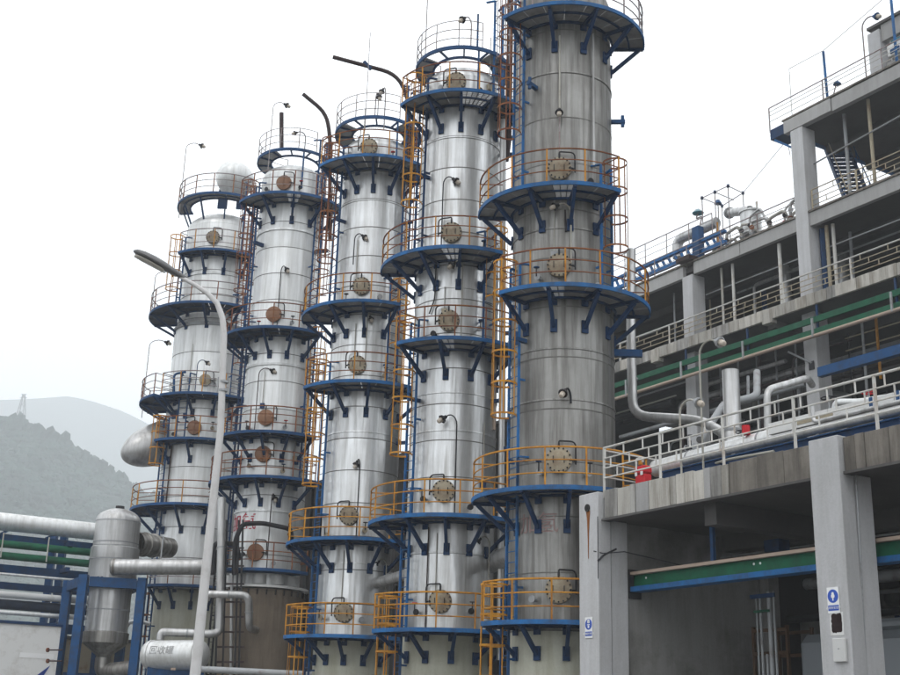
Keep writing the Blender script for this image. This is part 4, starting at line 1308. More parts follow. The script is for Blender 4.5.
pipe('handle', 'rail_white', t, [g(20.9, 24.3, 8.44), g(20.9, 24.3, 8.56), g(20.9, 24.04, 8.56), g(20.9, 24.04, 8.44)], 0.03, 0.08)
rod('cap', 'orange', t, g(21.05, 24.3, 8.43), g(21.05, 24.3, 8.6), 0.06)
t = thing('fire_bell', 'small red lantern hanging by the terrace post left of the tall lamp', 'lantern', g(21.6, 20.9, 8.4), YAW)
rod('lantern_body', 'red', t, g(21.6, 21.0, 8.72), g(21.6, 21.0, 8.95), 0.10, 14)
rod('hook', 'black_iron', t, g(21.6, 21.0, 8.95), g(21.6, 21.0, 9.1), 0.015)
t = thing('orange_stand', 'orange steel pipe stand behind the white railing near its left end', 'stand', g(21.5, 24.6, 7.7), YAW)
bar('post', 'orange', t, g(21.9, 25.1, 7.6), g(21.9, 25.1, 8.6), 0.12, 0.12)
bar('post', 'orange', t, g(21.2, 23.2, 7.6), g(21.2, 23.2, 7.95), 0.06, 0.06)
bar('rail', 'orange', t, g(21.9, 25.1, 8.02), g(21.2, 23.2, 7.95), 0.06, 0.06)
gbox('blue_box', 'blue_bright', t, 22.3, 22.7, 24.5, 24.9, 7.7, 8.3)

def terrace_lamp(label, n, s, ztop, ds):
    L = gooseneck(None, g(n, s, 7.72), ztop, -BV*ds, 0, mat='galvanised', shade='steel', r=0.026, name='gooseneck_lamp', s=1.2)
    tag(L, label, 'lamp', 'gooseneck lamps on the terrace railing')
terrace_lamp('tall gooseneck lamp with glass bulb on the terrace railing', 20.3, 21.17, 10.86, 0.62)
terrace_lamp('short gooseneck lamp with glass bulb left of the taller one on the terrace railing', 20.3, 21.93, 9.52, 0.58)

# ---------------------------------------------------------------- the far multi-storey building
fb = thing('process_building', 'tall open concrete process building behind the terrace with dark storeys', 'building', g(42.6, 36, 0), YAW)
F = 42.6
SE = 58.0
cols = [(20.0, 20.8), (28.6, 29.4), (36.72, 37.48), (44.72, 45.48), (52.72, 53.48)]
for a, b in cols:
    top = 30.3 if a < 40 else 26.4
    gbox('column', 'column_white', fb, F-0.05, F+0.85, a, b, 0, 20.69, 0.02)
    gbox('column', 'column_white', fb, F-0.05, F+0.85, a, b, 21.3, 24.98 if a > 40 else 30.28, 0.02)
# level 2 slab and its edge boards
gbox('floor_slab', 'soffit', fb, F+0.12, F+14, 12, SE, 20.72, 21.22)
rnd = random.Random(9)
s = SE
while s > 20:
    w = rnd.choice((0.7, 0.95, 1.2, 0.5))
    s2 = s-w
    gbox('edge_panel', rnd.choice(('fascia_pale', 'fascia_pale', 'fascia')), fb, F-0.72-rnd.uniform(0, 0.03), F-0.58, s2+0.02, s, 20.70, 21.27+rnd.uniform(-0.01, 0.02), 0.01)
    s = s2
gbox('edge_beam', 'soffit', fb, F-0.575, F+0.118, 14, SE, 20.695, 21.24)
for c in (37.1, 45.1, 53.1, 29.0):
    gbox('corbel', 'soffit', fb, F-0.5, F+4, c+1.6, c+2.1, 20.30, 20.695)
    gbox('corbel_end', 'fascia_pale', fb, F-0.82, F-0.45, c+1.55, c+2.15, 20.50, 21.20, 0.01)
# level 3
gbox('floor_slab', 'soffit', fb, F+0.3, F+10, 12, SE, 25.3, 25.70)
for a, b in ((37.5, 41.3), (41.34, 44.7), (45.5, 49.3), (49.34, 52.7), (53.5, SE), (29.4, 36.7)):
    gbox('edge_beam', 'beam_paint', fb, F+0.05, F+0.29, a, b, 24.98, 25.66, 0.01)
gbox('edge_coping', 'fascia_brown', fb, F-0.02, F+0.34, 12, SE, 25.665, 25.76)
gbox('parapet_cap', 'rust_pipe', fb, F-0.35, F+0.5, 44.6, 45.6, 25.77, 26.0)
# level 4 with its overhang
gbox('floor_slab', 'soffit', fb, F+0.12, F+9, 12, 38.0, 30.55, 31.05)
gbox('edge_beam', 'beam_paint', fb, F+0.03, F+0.3, 12, 34.9, 30.30, 31.0, 0.01)
gbox('edge_beam', 'beam_paint', fb, F-0.03, F+0.3, 34.94, 37.9, 30.33, 31.0, 0.01)
gbox('edge_coping', 'fascia_brown', fb, F-0.02, F+0.34, 12, 38.0, 31.055, 31.14)
gbox('slab_bracket', 'blue_dark', fb, F+0.1, F+1.2, 38.0, 38.9, 30.45, 31.0)
bar('brace', 'blue_bright', fb, g(F+0.2, 38.7, 30.4), g(F+0.2, 37.2, 29.2), 0.10, 0.10)
bar('brace', 'blue_bright', fb, g(F+0.5, 38.0, 30.5), g(F+0.4, 37.4, 30.0), 0.08, 0.10)
gbox('slab_edge_flashing', 'blue_bright', fb, F+1.2, F+9.1, 37.9, 38.05, 30.42, 30.54)
for n in (F+3.2, F+6.2):
    gbox('ceiling_beam', 'soffit', fb, n-0.18, n+0.18, 12, 37.9, 30.1, 30.548)
    gbox('ceiling_beam', 'soffit', fb, n-0.18, n+0.18, 12, SE, 24.85, 25.298)
    gbox('ceiling_beam', 'soffit', fb, n-0.18, n+0.18, 12, SE, 20.25, 20.718)
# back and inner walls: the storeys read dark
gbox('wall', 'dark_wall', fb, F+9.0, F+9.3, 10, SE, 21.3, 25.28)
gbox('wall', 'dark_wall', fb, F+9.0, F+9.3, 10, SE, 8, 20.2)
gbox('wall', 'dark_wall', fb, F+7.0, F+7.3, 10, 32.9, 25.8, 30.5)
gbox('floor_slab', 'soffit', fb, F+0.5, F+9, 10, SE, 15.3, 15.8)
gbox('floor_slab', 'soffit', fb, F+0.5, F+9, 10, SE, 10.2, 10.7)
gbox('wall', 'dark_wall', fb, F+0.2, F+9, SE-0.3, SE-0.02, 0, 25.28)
for k, s in enumerate((31.5, 33.6, 38.6, 40.1, 41.8, 43.4, 46.5, 48.0, 50.2)):
    gbox('window', 'dark_brown_wall', fb, F+8.86, F+8.98, s-0.55, s+0.55, 22.0, 24.2)
    gbox('window_pane', 'glass_teal', fb, F+8.83, F+8.855, s-0.45, s+0.45, 22.1, 24.1)
    gbox('mullion', 'steel', fb, F+8.80, F+8.825, s-0.03, s+0.03, 22.1, 24.1)
for s, m, r, n in ((39.1, 'rail_white', 0.10, F+0.5), (43.2, 'galvanised', 0.07, F+0.6), (42.4, 'rail_white', 0.08, F+0.6), (35.9, 'rail_white', 0.09, F+0.7), (36.2, 'rail_cream', 0.09, F+0.6), (47.5, 'steel', 0.05, F+1.2), (41.0, 'clad_pipe', 0.22, F+3.0), (38.2, 'clad_pipe', 0.30, F+4.0)):
    rod('inner_post', m, fb, g(n, s, 21.23), g(n, s, 24.97), r, 10)
bar('inner_post', 'blue_dark', fb, g(F+0.6, 36.5, 21.25), g(F+0.6, 36.5, 24.9), 0.2, 0.2)
for z, n, r in ((23.9, F+0.7, 0.035), (24.5, F+3, 0.05), (23.2, F+5, 0.08)):
    rod('inner_pipe', 'steel', fb, g(n, 20, z), g(n, 44.5, z), r, 8)
rod('inner_pipe', 'steel', fb, g(F+0.7, 45.6, 23.0), g(F+0.7, 56, 23.0), 0.035, 8)
for s, m, n in ((35.0, 'steel', F+1), (33.4, 'rail_cream', F+0.8), (32.2, 'steel', F+3), (31.4, 'rail_cream', F+1.5)):
    rod('inner_post', m, fb, g(n, s, 25.71), g(n, s, 30.5), 0.09, 8)
rod('inner_pipe', 'steel', fb, g(F+0.6, 36.7, 28.4), g(F+0.6, 30, 28.9), 0.04, 8)
rod('inner_pipe', 'steel', fb, g(F+3.6, 34.6, 28.0), g(F+3.6, 20, 28.0), 0.05, 8)
for s, z0, m in ((33.0, 16.9, 'rail_cream'), (34.6, 17.2, 'orange'), (31.6, 17.1, 'orange'), (30.9, 17.1, 'steel'), (35.4, 15.9, 'steel')):
    rod('inner_post', m, fb, g(F+1.6, s, z0), g(F+1.6, s, 20.2), 0.07, 8)
for z in (19.0, 19.6):
    rod('inner_pipe', 'rail_cream', fb, g(F+1.7, 36.5, z), g(F+1.7, 24, z), 0.035, 8)
for k in range(7):
    rod('inner_post', 'steel', fb, g(F+2.0, 38.5+k*1.3, 15.8), g(F+2.0, 38.5+k*1.3, 20.3), 0.05, 8)
pipe('inner_pipe', 'steel', fb, [g(F+1, 52, 17.6), g(F+1, 38.4, 17.7)], 0.12)
rb = random.Random(77)
for k in range(34):
    z = rb.uniform(16.2, 20.0); n = F+rb.uniform(1.0, 7.5); s0_ = rb.uniform(24, 50); L_ = rb.uniform(3, 12)
    mt = rb.choice(('steel', 'steel', 'clad_pipe', 'dark_wall', 'galvanised', 'blue_dark', 'rust_pipe'))
    rr_ = rb.choice((0.05, 0.08, 0.12, 0.2))
    if rb.random() < 0.6:
        pipe('inner_pipe', mt, fb, [g(n, s0_, z), g(n, s0_+L_, z), g(n, s0_+L_, max(15.9, z-rb.uniform(0.8, 3)))], rr_, 0.4, 8)
    else:
        rod('inner_pipe', mt, fb, g(n, s0_, 15.9), g(n, s0_, 20.2), rr_, 8)
for k in range(26):
    lev = rb.choice((21.3, 21.3, 25.75)); top = 24.9 if lev < 22 else 30.4
    s0_ = rb.uniform(26, 54 if lev < 22 else 34); n = F+rb.uniform(1.2, 7.5); z = rb.uniform(lev+0.6, top-0.3)
    mt = rb.choice(('steel', 'steel', 'clad_pipe', 'dark_wall', 'galvanised', 'rail_cream', 'blue_dark'))
    if rb.random() < 0.5:
        rod('inner_pipe', mt, fb, g(n, s0_, lev), g(n, s0_, top), rb.choice((0.05, 0.08, 0.14)), 8)
    else:
        pipe('inner_pipe', mt, fb, [g(n, s0_, lev+0.2), g(n, s0_, z), g(n, s0_-rb.uniform(2, 6), z)], rb.choice((0.05, 0.08, 0.12)), 0.3, 8)
for s0_, r_ in ((34.2, 0.8), (40.6, 1.0), (47.6, 0.9), (31.4, 0.7)):
    lathe('inner_vessel', 'steel', fb, [(r_, 0), (r_, 2.2)] + dish(r_, 2.21, 0.4), Matrix.Translation(g(F+5.5, s0_, 15.9)), 24)
    lathe('inner_vessel', 'steel', fb, [(r_*0.8, 0), (r_*0.8, 1.6)] + dish(r_*0.8, 1.61, 0.35), Matrix.Translation(g(F+5.0, s0_+1.0, 21.3)), 24)
gbox('cross_beam', 'blue', fb, 41.2, 41.5, 20, 35.6, 17.0, 17.42)
rod('knee_brace', 'steel', fb, g(F-0.3, 38.2, 19.0), g(F-0.1, 37.0, 18.2), 0.05)
gbox('brace_shoe', 'black_iron', fb, F-0.1, F-0.06, 36.9, 37.2, 17.9, 18.3)

# green pipe bridge under the level-2 edge
t = thing('green_pipe_rack', 'pair of long green channels with a beige lower pipe under the far slab edge', 'pipe rack', g(F-0.6, 40, 19), YAW)
gbox('green_channel', 'green', t, F-0.80, F-0.68, 18, SE, 19.80, 20.08)
gbox('green_channel', 'green', t, F-0.80, F-0.68, 18, SE, 19.24, 19.50)
rod('beige_pipe', 'beige', t, g(F-0.95, 18, 19.10), g(F-0.95, SE, 19.10), 0.09, 10)
for k in range(9):
    s = 23.0+k*4.35
    gbox('hanger', 'steel', t, F-1.04, F-0.97, s-0.05, s+0.05, 19.05, 19.95)
    gbox('hanger', 'blue_dark', t, F-0.67, F-0.59, s-0.05, s+0.05, 19.15, 20.68)

railing('railing', 'long stained cream railing with staggered uprights on the far second storey', F-0.6, SE, 18, 21.27, 1.06, ('rail_white', 'rail_cream', 'rail_cream'), 4.1, pick_step=1.5, r=0.03, top_r=0.04)
railing('railing', 'plain grey four-bar railing along the far roof edge left of the tall column', F+0.2, 50.5, 37.6, 25.76, 1.1, ('rail_grey', 'rail_grey', 'rail_grey'), 2.6, pickets=False, r=0.022)
railing('railing', 'cream railing with staggered uprights on the far third storey right of the column', F+0.2, 36.6, 18, 25.76, 1.1, ('rail_cream', 'rail_cream', 'rail_cream'), 2.6, pick_step=1.3, r=0.028)
railing('railing', 'thin white railing on the topmost roof edge', F+0.1, 38.9, 18, 31.14, 1.1, ('rail_grey', 'rail_white', 'rail_white'), 3.6, pickets=False, r=0.024, mid=(0.3, 0.6, 0.8))

# roof details
t = thing('blue_truss', 'blue lattice girder lying along the far lower roof behind the railing', 'girder', g(F+1, 48, 26), YAW)
gbox('top_chord', 'blue_bright', t, F+0.7, F+0.9, 43.0, 53.0, 27.0, 27.14)
gbox('bottom_chord', 'blue_bright', t, F+0.7, F+0.9, 43.0, 53.0, 26.35, 26.55)
for k in range(20):
    s = 43.2+k*0.5
    bar('lattice_bar', 'blue_bright', t, g(F+0.8, s, 26.5), g(F+0.8, s+0.25, 27.0), 0.08, 0.14)
gbox('gusset_post', 'blue', t, F+0.5, F+0.9, 44.7, 45.2, 26.0, 27.9)
railing('railing', 'dark thin railing standing on the blue lattice girder', F+0.85, 53.0, 44.0, 27.15, 1.3, ('rail_grey', 'rail_grey', 'rail_grey'), 1.8, pickets=False, mid=(0.4, 0.7), r=0.02)
t = thing('roof_duct', 'grey insulated duct lying on the far roof, bent down at its left end', 'duct', g(F+3, 46, 27), YAW)
pipe('pipe_run', 'clad_pipe', t, [g(*(44.800, 48.169, 27.510)), g(*(44.800, 48.206, 28.626)), g(*(44.800, 46.327, 28.602)), g(*(44.800, 44.989, 28.620))], 0.30, 0.7, 16)
for s in (46.9, 45.0):
    bar('duct_leg', 'orange' if s < 46 else 'steel', t, g(F+2.2, s, 25.9), g(F+2.2, s, 28.6), 0.12, 0.12)
t = thing('roof_duct', 'shorter grey drum with flanged end on the far roof under the scaffold frame', 'duct', g(F+3, 41, 28), YAW)
pipe('pipe_run', 'clad_pipe', t, [g(*(45.600, 44.845, 29.313)), g(*(45.000, 42.710, 28.574))], 0.24, 0, 16)
rod('end_flange', 'steel', t, g(*(45.600, 44.845, 29.313)), g(*(45.560, 44.730, 29.268)), 0.32, 18)
bar('duct_leg', 'rail_white', t, g(45.5, 43.6, 25.7), g(45.5, 43.6, 29.1), 0.10, 0.10)
bar('duct_leg', 'rail_white', t, g(45.2, 42.4, 25.7), g(45.2, 42.4, 29.0), 0.10, 0.10)
t = thing('roof_tank', 'small pale round tank with a flat lid on the far roof', 'tank', g(F+2, 42, 27), YAW)
lathe('tank_shell', 'clad_white', t, [(0.0, 0), (0.55, 0), (0.55, 1.2), (0.62, 1.22), (0.62, 1.3), (0, 1.4)], Matrix.Translation(g(F+2, 42.3, 26.9)), 24)
for q in (-0.4, 0.4):
    bar('tank_leg', 'steel', t, g(F+2, 42.3+q, 25.7), g(F+2, 42.3+q, 26.9), 0.1, 0.1)
t = thing('scaffold_frame', 'thin scaffold frame of pipes standing above the far roof machinery', 'scaffold', g(F+4, 43, 26), YAW)
A, Bc, Cc, D = g(*(44.600, 45.871, 30.332)), g(*(44.600, 43.846, 30.301)), g(*(47.200, 45.264, 31.110)), g(*(47.200, 46.946, 30.914))
for p0, p1 in ((A, Bc), (Bc, Cc), (Cc, D), (D, A), ((A+Bc)/2, (Cc+D)/2)):
    e = (p1-p0)*0.06
    rod('rail', 'rail_grey', t, p0-e, p1+e, 0.028, 6)
for q in (A, Bc, Cc, D, (A+Bc)/2):
    rod('upright', 'rail_grey', t, Vector((q.x, q.y, 25.75)), q, 0.028, 6)
    rod('coupler', 'blue_dark', t, q-UP*0.08, q+UP*0.08, 0.08, 8)
t = thing('roof_hood', 'blue-green hood lamp on a bracket over the far roof duct', 'lamp', g(F+2, 45.9, 28), YAW)
lathe('shade', 'glass_teal', t, [(0, 0.25), (0.14, 0.2), (0.33, 0.0), (0.3, -0.05), (0, -0.05)], Matrix.Translation(g(*(44.600, 46.229, 29.547))), 20)
pipe('bracket', 'rail_grey', t, [g(*(44.600, 46.229, 29.547)), g(*(44.600, 46.404, 29.245)), g(*(44.600, 45.923, 29.257)), g(*(44.600, 46.109, 28.718))], 0.04, 0.1)
rod('mast', 'rail_grey', t, Vector((*g(*(44.600, 46.109, 28.718)).xy, 25.75)), g(*(44.600, 46.109, 28.718)), 0.04)
t = thing('roof_hood', 'small blue lamp hanging inside the scaffold frame on the far roof', 'lamp', g(F+3, 43.9, 28), YAW)
lathe('shade', 'blue', t, [(0, 0.2), (0.1, 0.18), (0.22, -0.05), (0, -0.05)], Matrix.Translation(g(*(46.000, 46.054, 30.462))), 16)
rod('mast', 'rail_grey', t, Vector((*g(*(46.000, 46.054, 30.462)).xy, 25.75)), g(*(46.000, 46.054, 30.462)), 0.03)
rnd = random.Random(21)
for k in range(16):
    s = 38.9 + k*0.42
    n = F+1.0+rnd.random()*1.4
    z = 25.72
    h = rnd.uniform(0.7, 1.9)
    t = thing('piping_set', ('small bent piping set with a valve on the far roof behind the four-bar railing'), 'piping', g(n, s, z), YAW, 'small piping sets crowding the far roof')
    pipe('riser', rnd.choice(('clad_white', 'galvanised', 'clad_pipe')), t, [g(n, s, z), g(n, s, z+h), g(n, s-rnd.uniform(0.5, 1.2), z+h+rnd.uniform(-0.2, 0.3)), g(n+0.3, s-1.2, z+h*0.4)], rnd.uniform(0.04, 0.09), 0.2, 8)
    rod('flange', rnd.choice(('steel', 'red', 'steel', 'rust_red', 'steel')), t, g(n, s, z+h*0.5), g(n, s, z+h*0.5+0.06), 0.13, 10)
    rod('valve_wheel', rnd.choice(('black_iron', 'rust_red', 'steel')), t, g(n-0.2, s-0.2, z+h*0.7), g(n-0.22, s-0.22, z+h*0.7), 0.13, 12)

# stair on the third storey
t = thing('steel_stair', 'steep dark blue stair rising between the far third storey and the top roof', 'stair', g(F+2, 36, 25.7), YAW)
a0, a1 = g(F+1.2, 35.35, 25.75), g(F+3.4, 38.3, 30.8)
b0, b1 = g(F+1.2+0.9, 34.6, 25.75), g(F+3.4+0.9, 37.6, 30.8)
bar('stringer', 'blue_dark', t, a0, a1, 0.07, 0.26)
bar('stringer', 'blue_dark', t, b0, b1, 0.07, 0.26)
for k in range(15):
    u = (k+0.5)/15
    p, q = a0.lerp(a1, u), b0.lerp(b1, u)
    bar('tread', 'blue_dark', t, p, q, 0.30, 0.05)
for p0, p1 in ((b0, b1), (a0, a1)):
    rod('handrail', 'blue' if p0 is b0 else 'rail_cream', t, p0+UP*1.0, p1+UP*1.0, 0.03, 6)
    for k in range(4):
        q = p0.lerp(p1, (k+0.4)/4)
        rod('baluster', 'blue', t, q, q+UP*1.0, 0.025, 6)

# the room on the top roof
t = thing('roof_room', 'grey concrete room with blue windows on the topmost roof at the right edge', 'building', g(F+2, 30, 31), YAW)
gbox('corner_pier', 'column_white', t, F+1.0, F+1.8, 32.6, 33.3, 31.06, 34.0, 0.02)
gbox('drain_strip', 'blue', t, F+1.3, F+1.5, 33.31, 33.36, 31.1, 33.9)
gbox('parapet', 'beam_paint', t, F+1.1, F+1.4, 20, 32.58, 33.3, 34.2, 0.01)
gbox('wall', 'beam_paint', t, F+1.3, F+1.6, 20, 32.58, 31.06, 32.2)
for k in range(5):
    s = 32.3-k*1.9
    f_ = gbox('window', 'white_paint', t, F+1.30, F+1.40, s-1.8, s, 32.21, 33.29)
    gbox('pane', 'glass_teal', f_, F+1.26, F+1.298, s-1.7, s-0.95, 32.28, 33.22)
    gbox('pane', 'glass_teal', f_, F+1.26, F+1.298, s-0.85, s-0.1, 32.28, 33.22)
gbox('roof', 'soffit', t, F+1.0, F+7, 20, 33.3, 34.21, 34.35)
gbox('vent_box', 'white_paint', t, F+0.5, F+1.0, 31.0, 31.9, 31.9, 32.5, 0.03)
gbox('vent_box', 'blue', t, F+0.45, F+0.5, 31.2, 31.7, 32.0, 32.2)
L = gooseneck(None, g(F+0.3, 33.0, 31.15), 34.35, -BV*0.75, 0, mat='rail_grey', shade='blue', r=0.035, name='gooseneck_lamp', s=1.6)
tag(L, 'gooseneck lamp with blue shade on the topmost roof beside the room', 'lamp')
t = thing('lightning_mast', 'blue pole on the topmost roof edge carrying a thin wire', 'mast', g(F+0.2, 35.3, 31.1), YAW)
bar('pole', 'blue_bright', t, g(F+0.2, 35.25, 31.15), g(F+0.2, 35.3, 33.8), 0.10, 0.10)
bar('pole', 'blue_bright', t, g(F+0.2, 31.2, 31.15), g(F+0.2, 31.2, 34.9), 0.10, 0.10)
rod('pole', 'rail_white', t, g(F+0.2, 37.5, 31.15), g(F+0.2, 37.5, 33.9), 0.02, 6)
for p0, p1 in (((37.5, 33.9), (35.3, 33.85)), ((35.3, 33.85), (31.2, 34.9)), ((31.2, 34.9), (27, 35.6))):
    rod('wire', 'rail_white', t, g(F+0.2, p0[0], p0[1]), g(F+0.2, p1[0], p1[1]), 0.018, 6)
t = thing('overhead_wire', 'thin wire strung from the scaffold frame to the tall far column', 'wire', g(F+4, 42, 31))
pipe('wire_run', 'rail_grey', t, [Cc, g(F+2, 39.5, 31.0)+UP*0.3, g(F-0.0, 37.6, 29.0)], 0.016)
t = thing('roof_lamp', 'small blue lamp lying on the topmost roof edge left of the blue pole', 'lamp', g(F+0.4, 34.6, 31.2), YAW)
lathe('shade', 'blue_bright', t, [(0, 0.16), (0.08, 0.15), (0.2, 0), (0, 0)], Matrix.Translation(g(F+0.3, 34.7, 31.75)), 14)
rod('bracket', 'rail_grey', t, g(F+0.3, 35.0, 31.2), g(F+0.3, 34.75, 31.8), 0.03)

# ---------------------------------------------------------------- street lamp
t = thing('street_lamp', 'tall white street lamp with curved arm leaning over in front of the left towers', 'street lamp', (-3.95, 20, 0))
pp = [Vector((-3.86, 20, 0.0)), Vector((-3.86, 20, 2.31)), Vector((-3.80, 20, 6.3)), Vector((-3.86, 20, 7.7))]
curve = [Vector(q) for q in ((-3.885, 20.000, 7.955), (-3.937, 20.000, 8.262), (-4.056, 20.000, 8.533), (-4.245, 20.000, 8.712), (-4.467, 20.000, 8.853), (-4.725, 20.000, 8.993))]
pts = pp[:3] + curve
bm = bmesh.new()
rr = [0.095, 0.088, 0.060, 0.055, 0.052, 0.048, 0.043, 0.038, 0.034]
tube_bm(bm, pts, rr, 14)
link('pole', mesh_from(bm, 'pole', 'pole_white'), t)
for z in (6.95, 7.1):
    lathe('collar', 'steel', t, [(0.05, 0), (0.075, 0), (0.075, 0.04), (0.05, 0.04)], Matrix.Translation((-3.815, 20, z)), 16)
for x in (-0.1, 0.1):
    rod('collar_bolt', 'steel', t, (-3.815+x, 20, 6.93), (-3.815+x, 20, 7.2), 0.012, 6)
rod('base_plate', 'steel', t, (-3.86, 20, 0), (-3.86, 20, 0.03), 0.22, 16)
# cobra head: tapered shell with a lens let into its underside
h0, h1 = Vector((-4.653, 20.000, 8.977)), Vector((-5.595, 20.000, 9.453))
ax = (h1-h0).normalized()
sd = Vector((0, 1, 0)); sd = (sd-ax*sd.dot(ax)).normalized()
upv = ax.cross(sd); 
if upv.z < 0: upv = -upv
Lh = (h1-h0).length
prof = [(0.0, 0.035, 0.035, 0.035), (0.10, 0.06, 0.05, 0.045), (0.25, 0.09, 0.065, 0.055), (0.40, 0.14, 0.085, 0.055), (0.6, 0.165, 0.095, 0.055), (0.8, 0.155, 0.085, 0.055), (0.93, 0.11, 0.06, 0.045), (1.0, 0.03, 0.02, 0.02)]
bm = bmesh.new()
rings = []
for u, w, tp, bt in prof:
    c = h0+ax*Lh*u
    rings.append([bm.verts.new(c + sd*w*math.cos(2*PI*k/16) + upv*((tp if math.sin(2*PI*k/16) > 0 else bt)*math.sin(2*PI*k/16))) for k in range(16)])
for a, b in zip(rings, rings[1:]):
    for k in range(16): bm.faces.new((a[k], a[(k+1) % 16], b[(k+1) % 16], b[k]))
bm.faces.new(rings[0]); bm.faces.new(rings[-1])
head = link('lamp_head', mesh_from(bm, 'lamp_head', 'lamp_head'), t)
bm = bmesh.new()
rings = []
for u, w in ((0.36, 0.06), (0.42, 0.10), (0.6, 0.135), (0.8, 0.125), (0.90, 0.08), (0.94, 0.03)):
    c = h0+ax*Lh*u - upv*0.050
    rings.append([bm.verts.new(c + sd*w*math.cos(PI*k/8) - upv*0.045*math.sin(PI*k/8)) for k in range(9)])
for a, b in zip(rings, rings[1:]):
    for k in range(8): bm.faces.new((a[k], a[k+1], b[k+1], b[k]))
link('lens', mesh_from(bm, 'lens', 'lens'), head)

# ---------------------------------------------------------------- separator, its frame, drum and ducts at the lower left
VY = 55.0
vc = Vector((-14.673, 55.000, 7.955))
t = thing('separator_vessel', 'grey upright separator vessel with domed top standing in a blue steel frame', 'vessel', (vc.x, vc.y, 0))
z_top, z_fl, z_bt = (-14.659, 54.000, 10.066)[2], (-14.475, 54.000, 8.445)[2], (-14.099, 54.000, 5.124)[2]
lathe('upper_shell', 'clad_pipe', t, [(0.99, z_fl+0.1), (0.99, z_top)] + dish(0.99, z_top+0.01, 0.62, 8), Matrix.Translation((vc.x, vc.y, 0)), 40)
lathe('skirt_band', 'clad_pipe', t, [(1.05, z_fl-1.25), (1.06, z_fl-0.1), (1.07, z_fl-0.06), (1.06, z_fl+0.45), (0.99, z_fl+0.5)], Matrix.Translation((vc.x, vc.y, 0)), 40)
lathe('lower_shell', 'clad_pipe', t, [(0.92, z_bt), (0.92, z_fl-1.2)], Matrix.Translation((vc.x, vc.y, 0)), 40)
lathe('cone', 'clad_drum', t, [(0.28, z_bt-1.0), (0.34, z_bt-0.85), (0.98, z_bt-0.35), (1.0, z_bt+0.1), (0.92, z_bt+0.14)], Matrix.Translation((vc.x, vc.y, 0)), 40)
for z in (z_top-0.0, z_top-0.95, z_fl+0.5, z_fl-0.08, (z_fl+z_bt)/2-0.6):
    link('seam_band', wedge_mesh('seam_band', 'steel', 0.9, 1.0 if z > z_fl+0.2 else (1.085 if z > z_fl-0.2 else 0.94), 0, 2*PI, -0.025, 0.025, 40), t, Matrix.Translation((vc.x, vc.y, z)))
nd = Vector((0.96, -0.05, 0))
d = dirv(R(-28))
bar('name_plate', 'black_iron', t, Vector((vc.x, vc.y, z_top-1.15))+d*0.97, Vector((vc.x, vc.y, z_top-1.38))+d*0.97, 0.26, 0.06, side=d)
zz = (-13.381, 56.000, 9.201)[2]
c0 = Vector((vc.x+0.8, vc.y+0.3, zz))
c1 = Vector((-12.796, 57.500, 9.340))
W, L = along(c0, c1)
lathe('inlet_nozzle', 'clad_drum', t, [(0.52, 0), (0.52, 0.5), (0.56, 0.52), (0.56, 0.6), (0.50, 0.62), (0.50, 1.15), (0.55, 1.17), (0.55, 1.24), (0.48, 1.26), (0.46, L)], W, 30)
pipe('outlet_pipe', 'clad_drum', t, [(vc.x, vc.y, z_bt-0.95), (vc.x, vc.y, z_bt-1.55), tuple(Vector((-13.148, 54.600, 3.766)))], 0.34, 0.55, 18)
rod('lifting_lug', 'black_iron', t, (vc.x, vc.y, z_top+0.6), (vc.x, vc.y, z_top+0.74), 0.2, 10)
for a in (-16, -6):
    bar('support_lug', 'black_iron', t, Vector((vc.x, vc.y, z_fl-1.2))+dirv(R(a))*1.04, Vector((vc.x, vc.y, z_fl-0.9))+dirv(R(a-3))*1.07, 0.08, 0.08)

t = thing('equipment_frame', 'blue steel frame of box columns and beams round the separator vessel', 'frame', (vc.x, vc.y, 0))
fz = (-13.842, 53.500, 7.410)[2]
FP = [(-15.459, 53.400, 7.435), (-16.888, 56.000, 7.699), (-13.068, 54.000, 7.578), (-14.432, 56.800, 7.867)]
for q in FP:
    bar('column', 'blue', t, (q[0], q[1], 0), (q[0], q[1], fz+0.12), 0.36, 0.36)
def fbm(i, j, z, h=0.42):
    a, b = Vector(FP[i]), Vector(FP[j])
    a.z = b.z = z
    e = (b-a).normalized()*0.24
    bar('beam', 'blue', t, a+e, b-e, 0.22, h)
for i, j in ((0, 1), (0, 2), (1, 3), (2, 3)):
    fbm(i, j, fz-0.15)
fbm(2, 3, 3.2, 0.3); fbm(1, 3, 3.4, 0.3)

t = thing('horizontal_duct', 'fat white insulated duct running right from the separator in front of the left tower', 'duct', (vc.x, 54, 0))
pipe('pipe_run', 'clad_pipe', t, [(-14.358, 53.600, 7.921), (-10.016, 54.000, 8.101)], 0.345, 0, 24)
W, L = along((-14.314, 53.600, 7.922), (-14.863, 53.550, 7.899))
lathe('end_cap', 'clad_drum', t, [(0.36, -0.10), (0.365, 0)] + dish(0.345, 0.01, 0.14), W, 28)
for x in (130, 152, 176, 198):
    p0 = Vector((-14.358, 53.600, 7.921)).lerp(Vector((-10.016, 54.000, 8.101)), (x-112)/102)
    lathe('clamp_ring', 'clad_pipe', t, [(0.34, 0), (0.357, 0), (0.357, 0.05), (0.34, 0.05)], along(p0, p0+Vector((1, 0.02, 0.02)))[0], 24)
rod('hanger_rod', 'steel', t, ((-12.380, 53.900, 8.321)[0], 54.0, (-12.380, 53.900, 8.321)[2]), ((-12.424, 53.900, 8.755)[0], 54.3, (-12.490, 53.900, 9.410)[2]), 0.03)

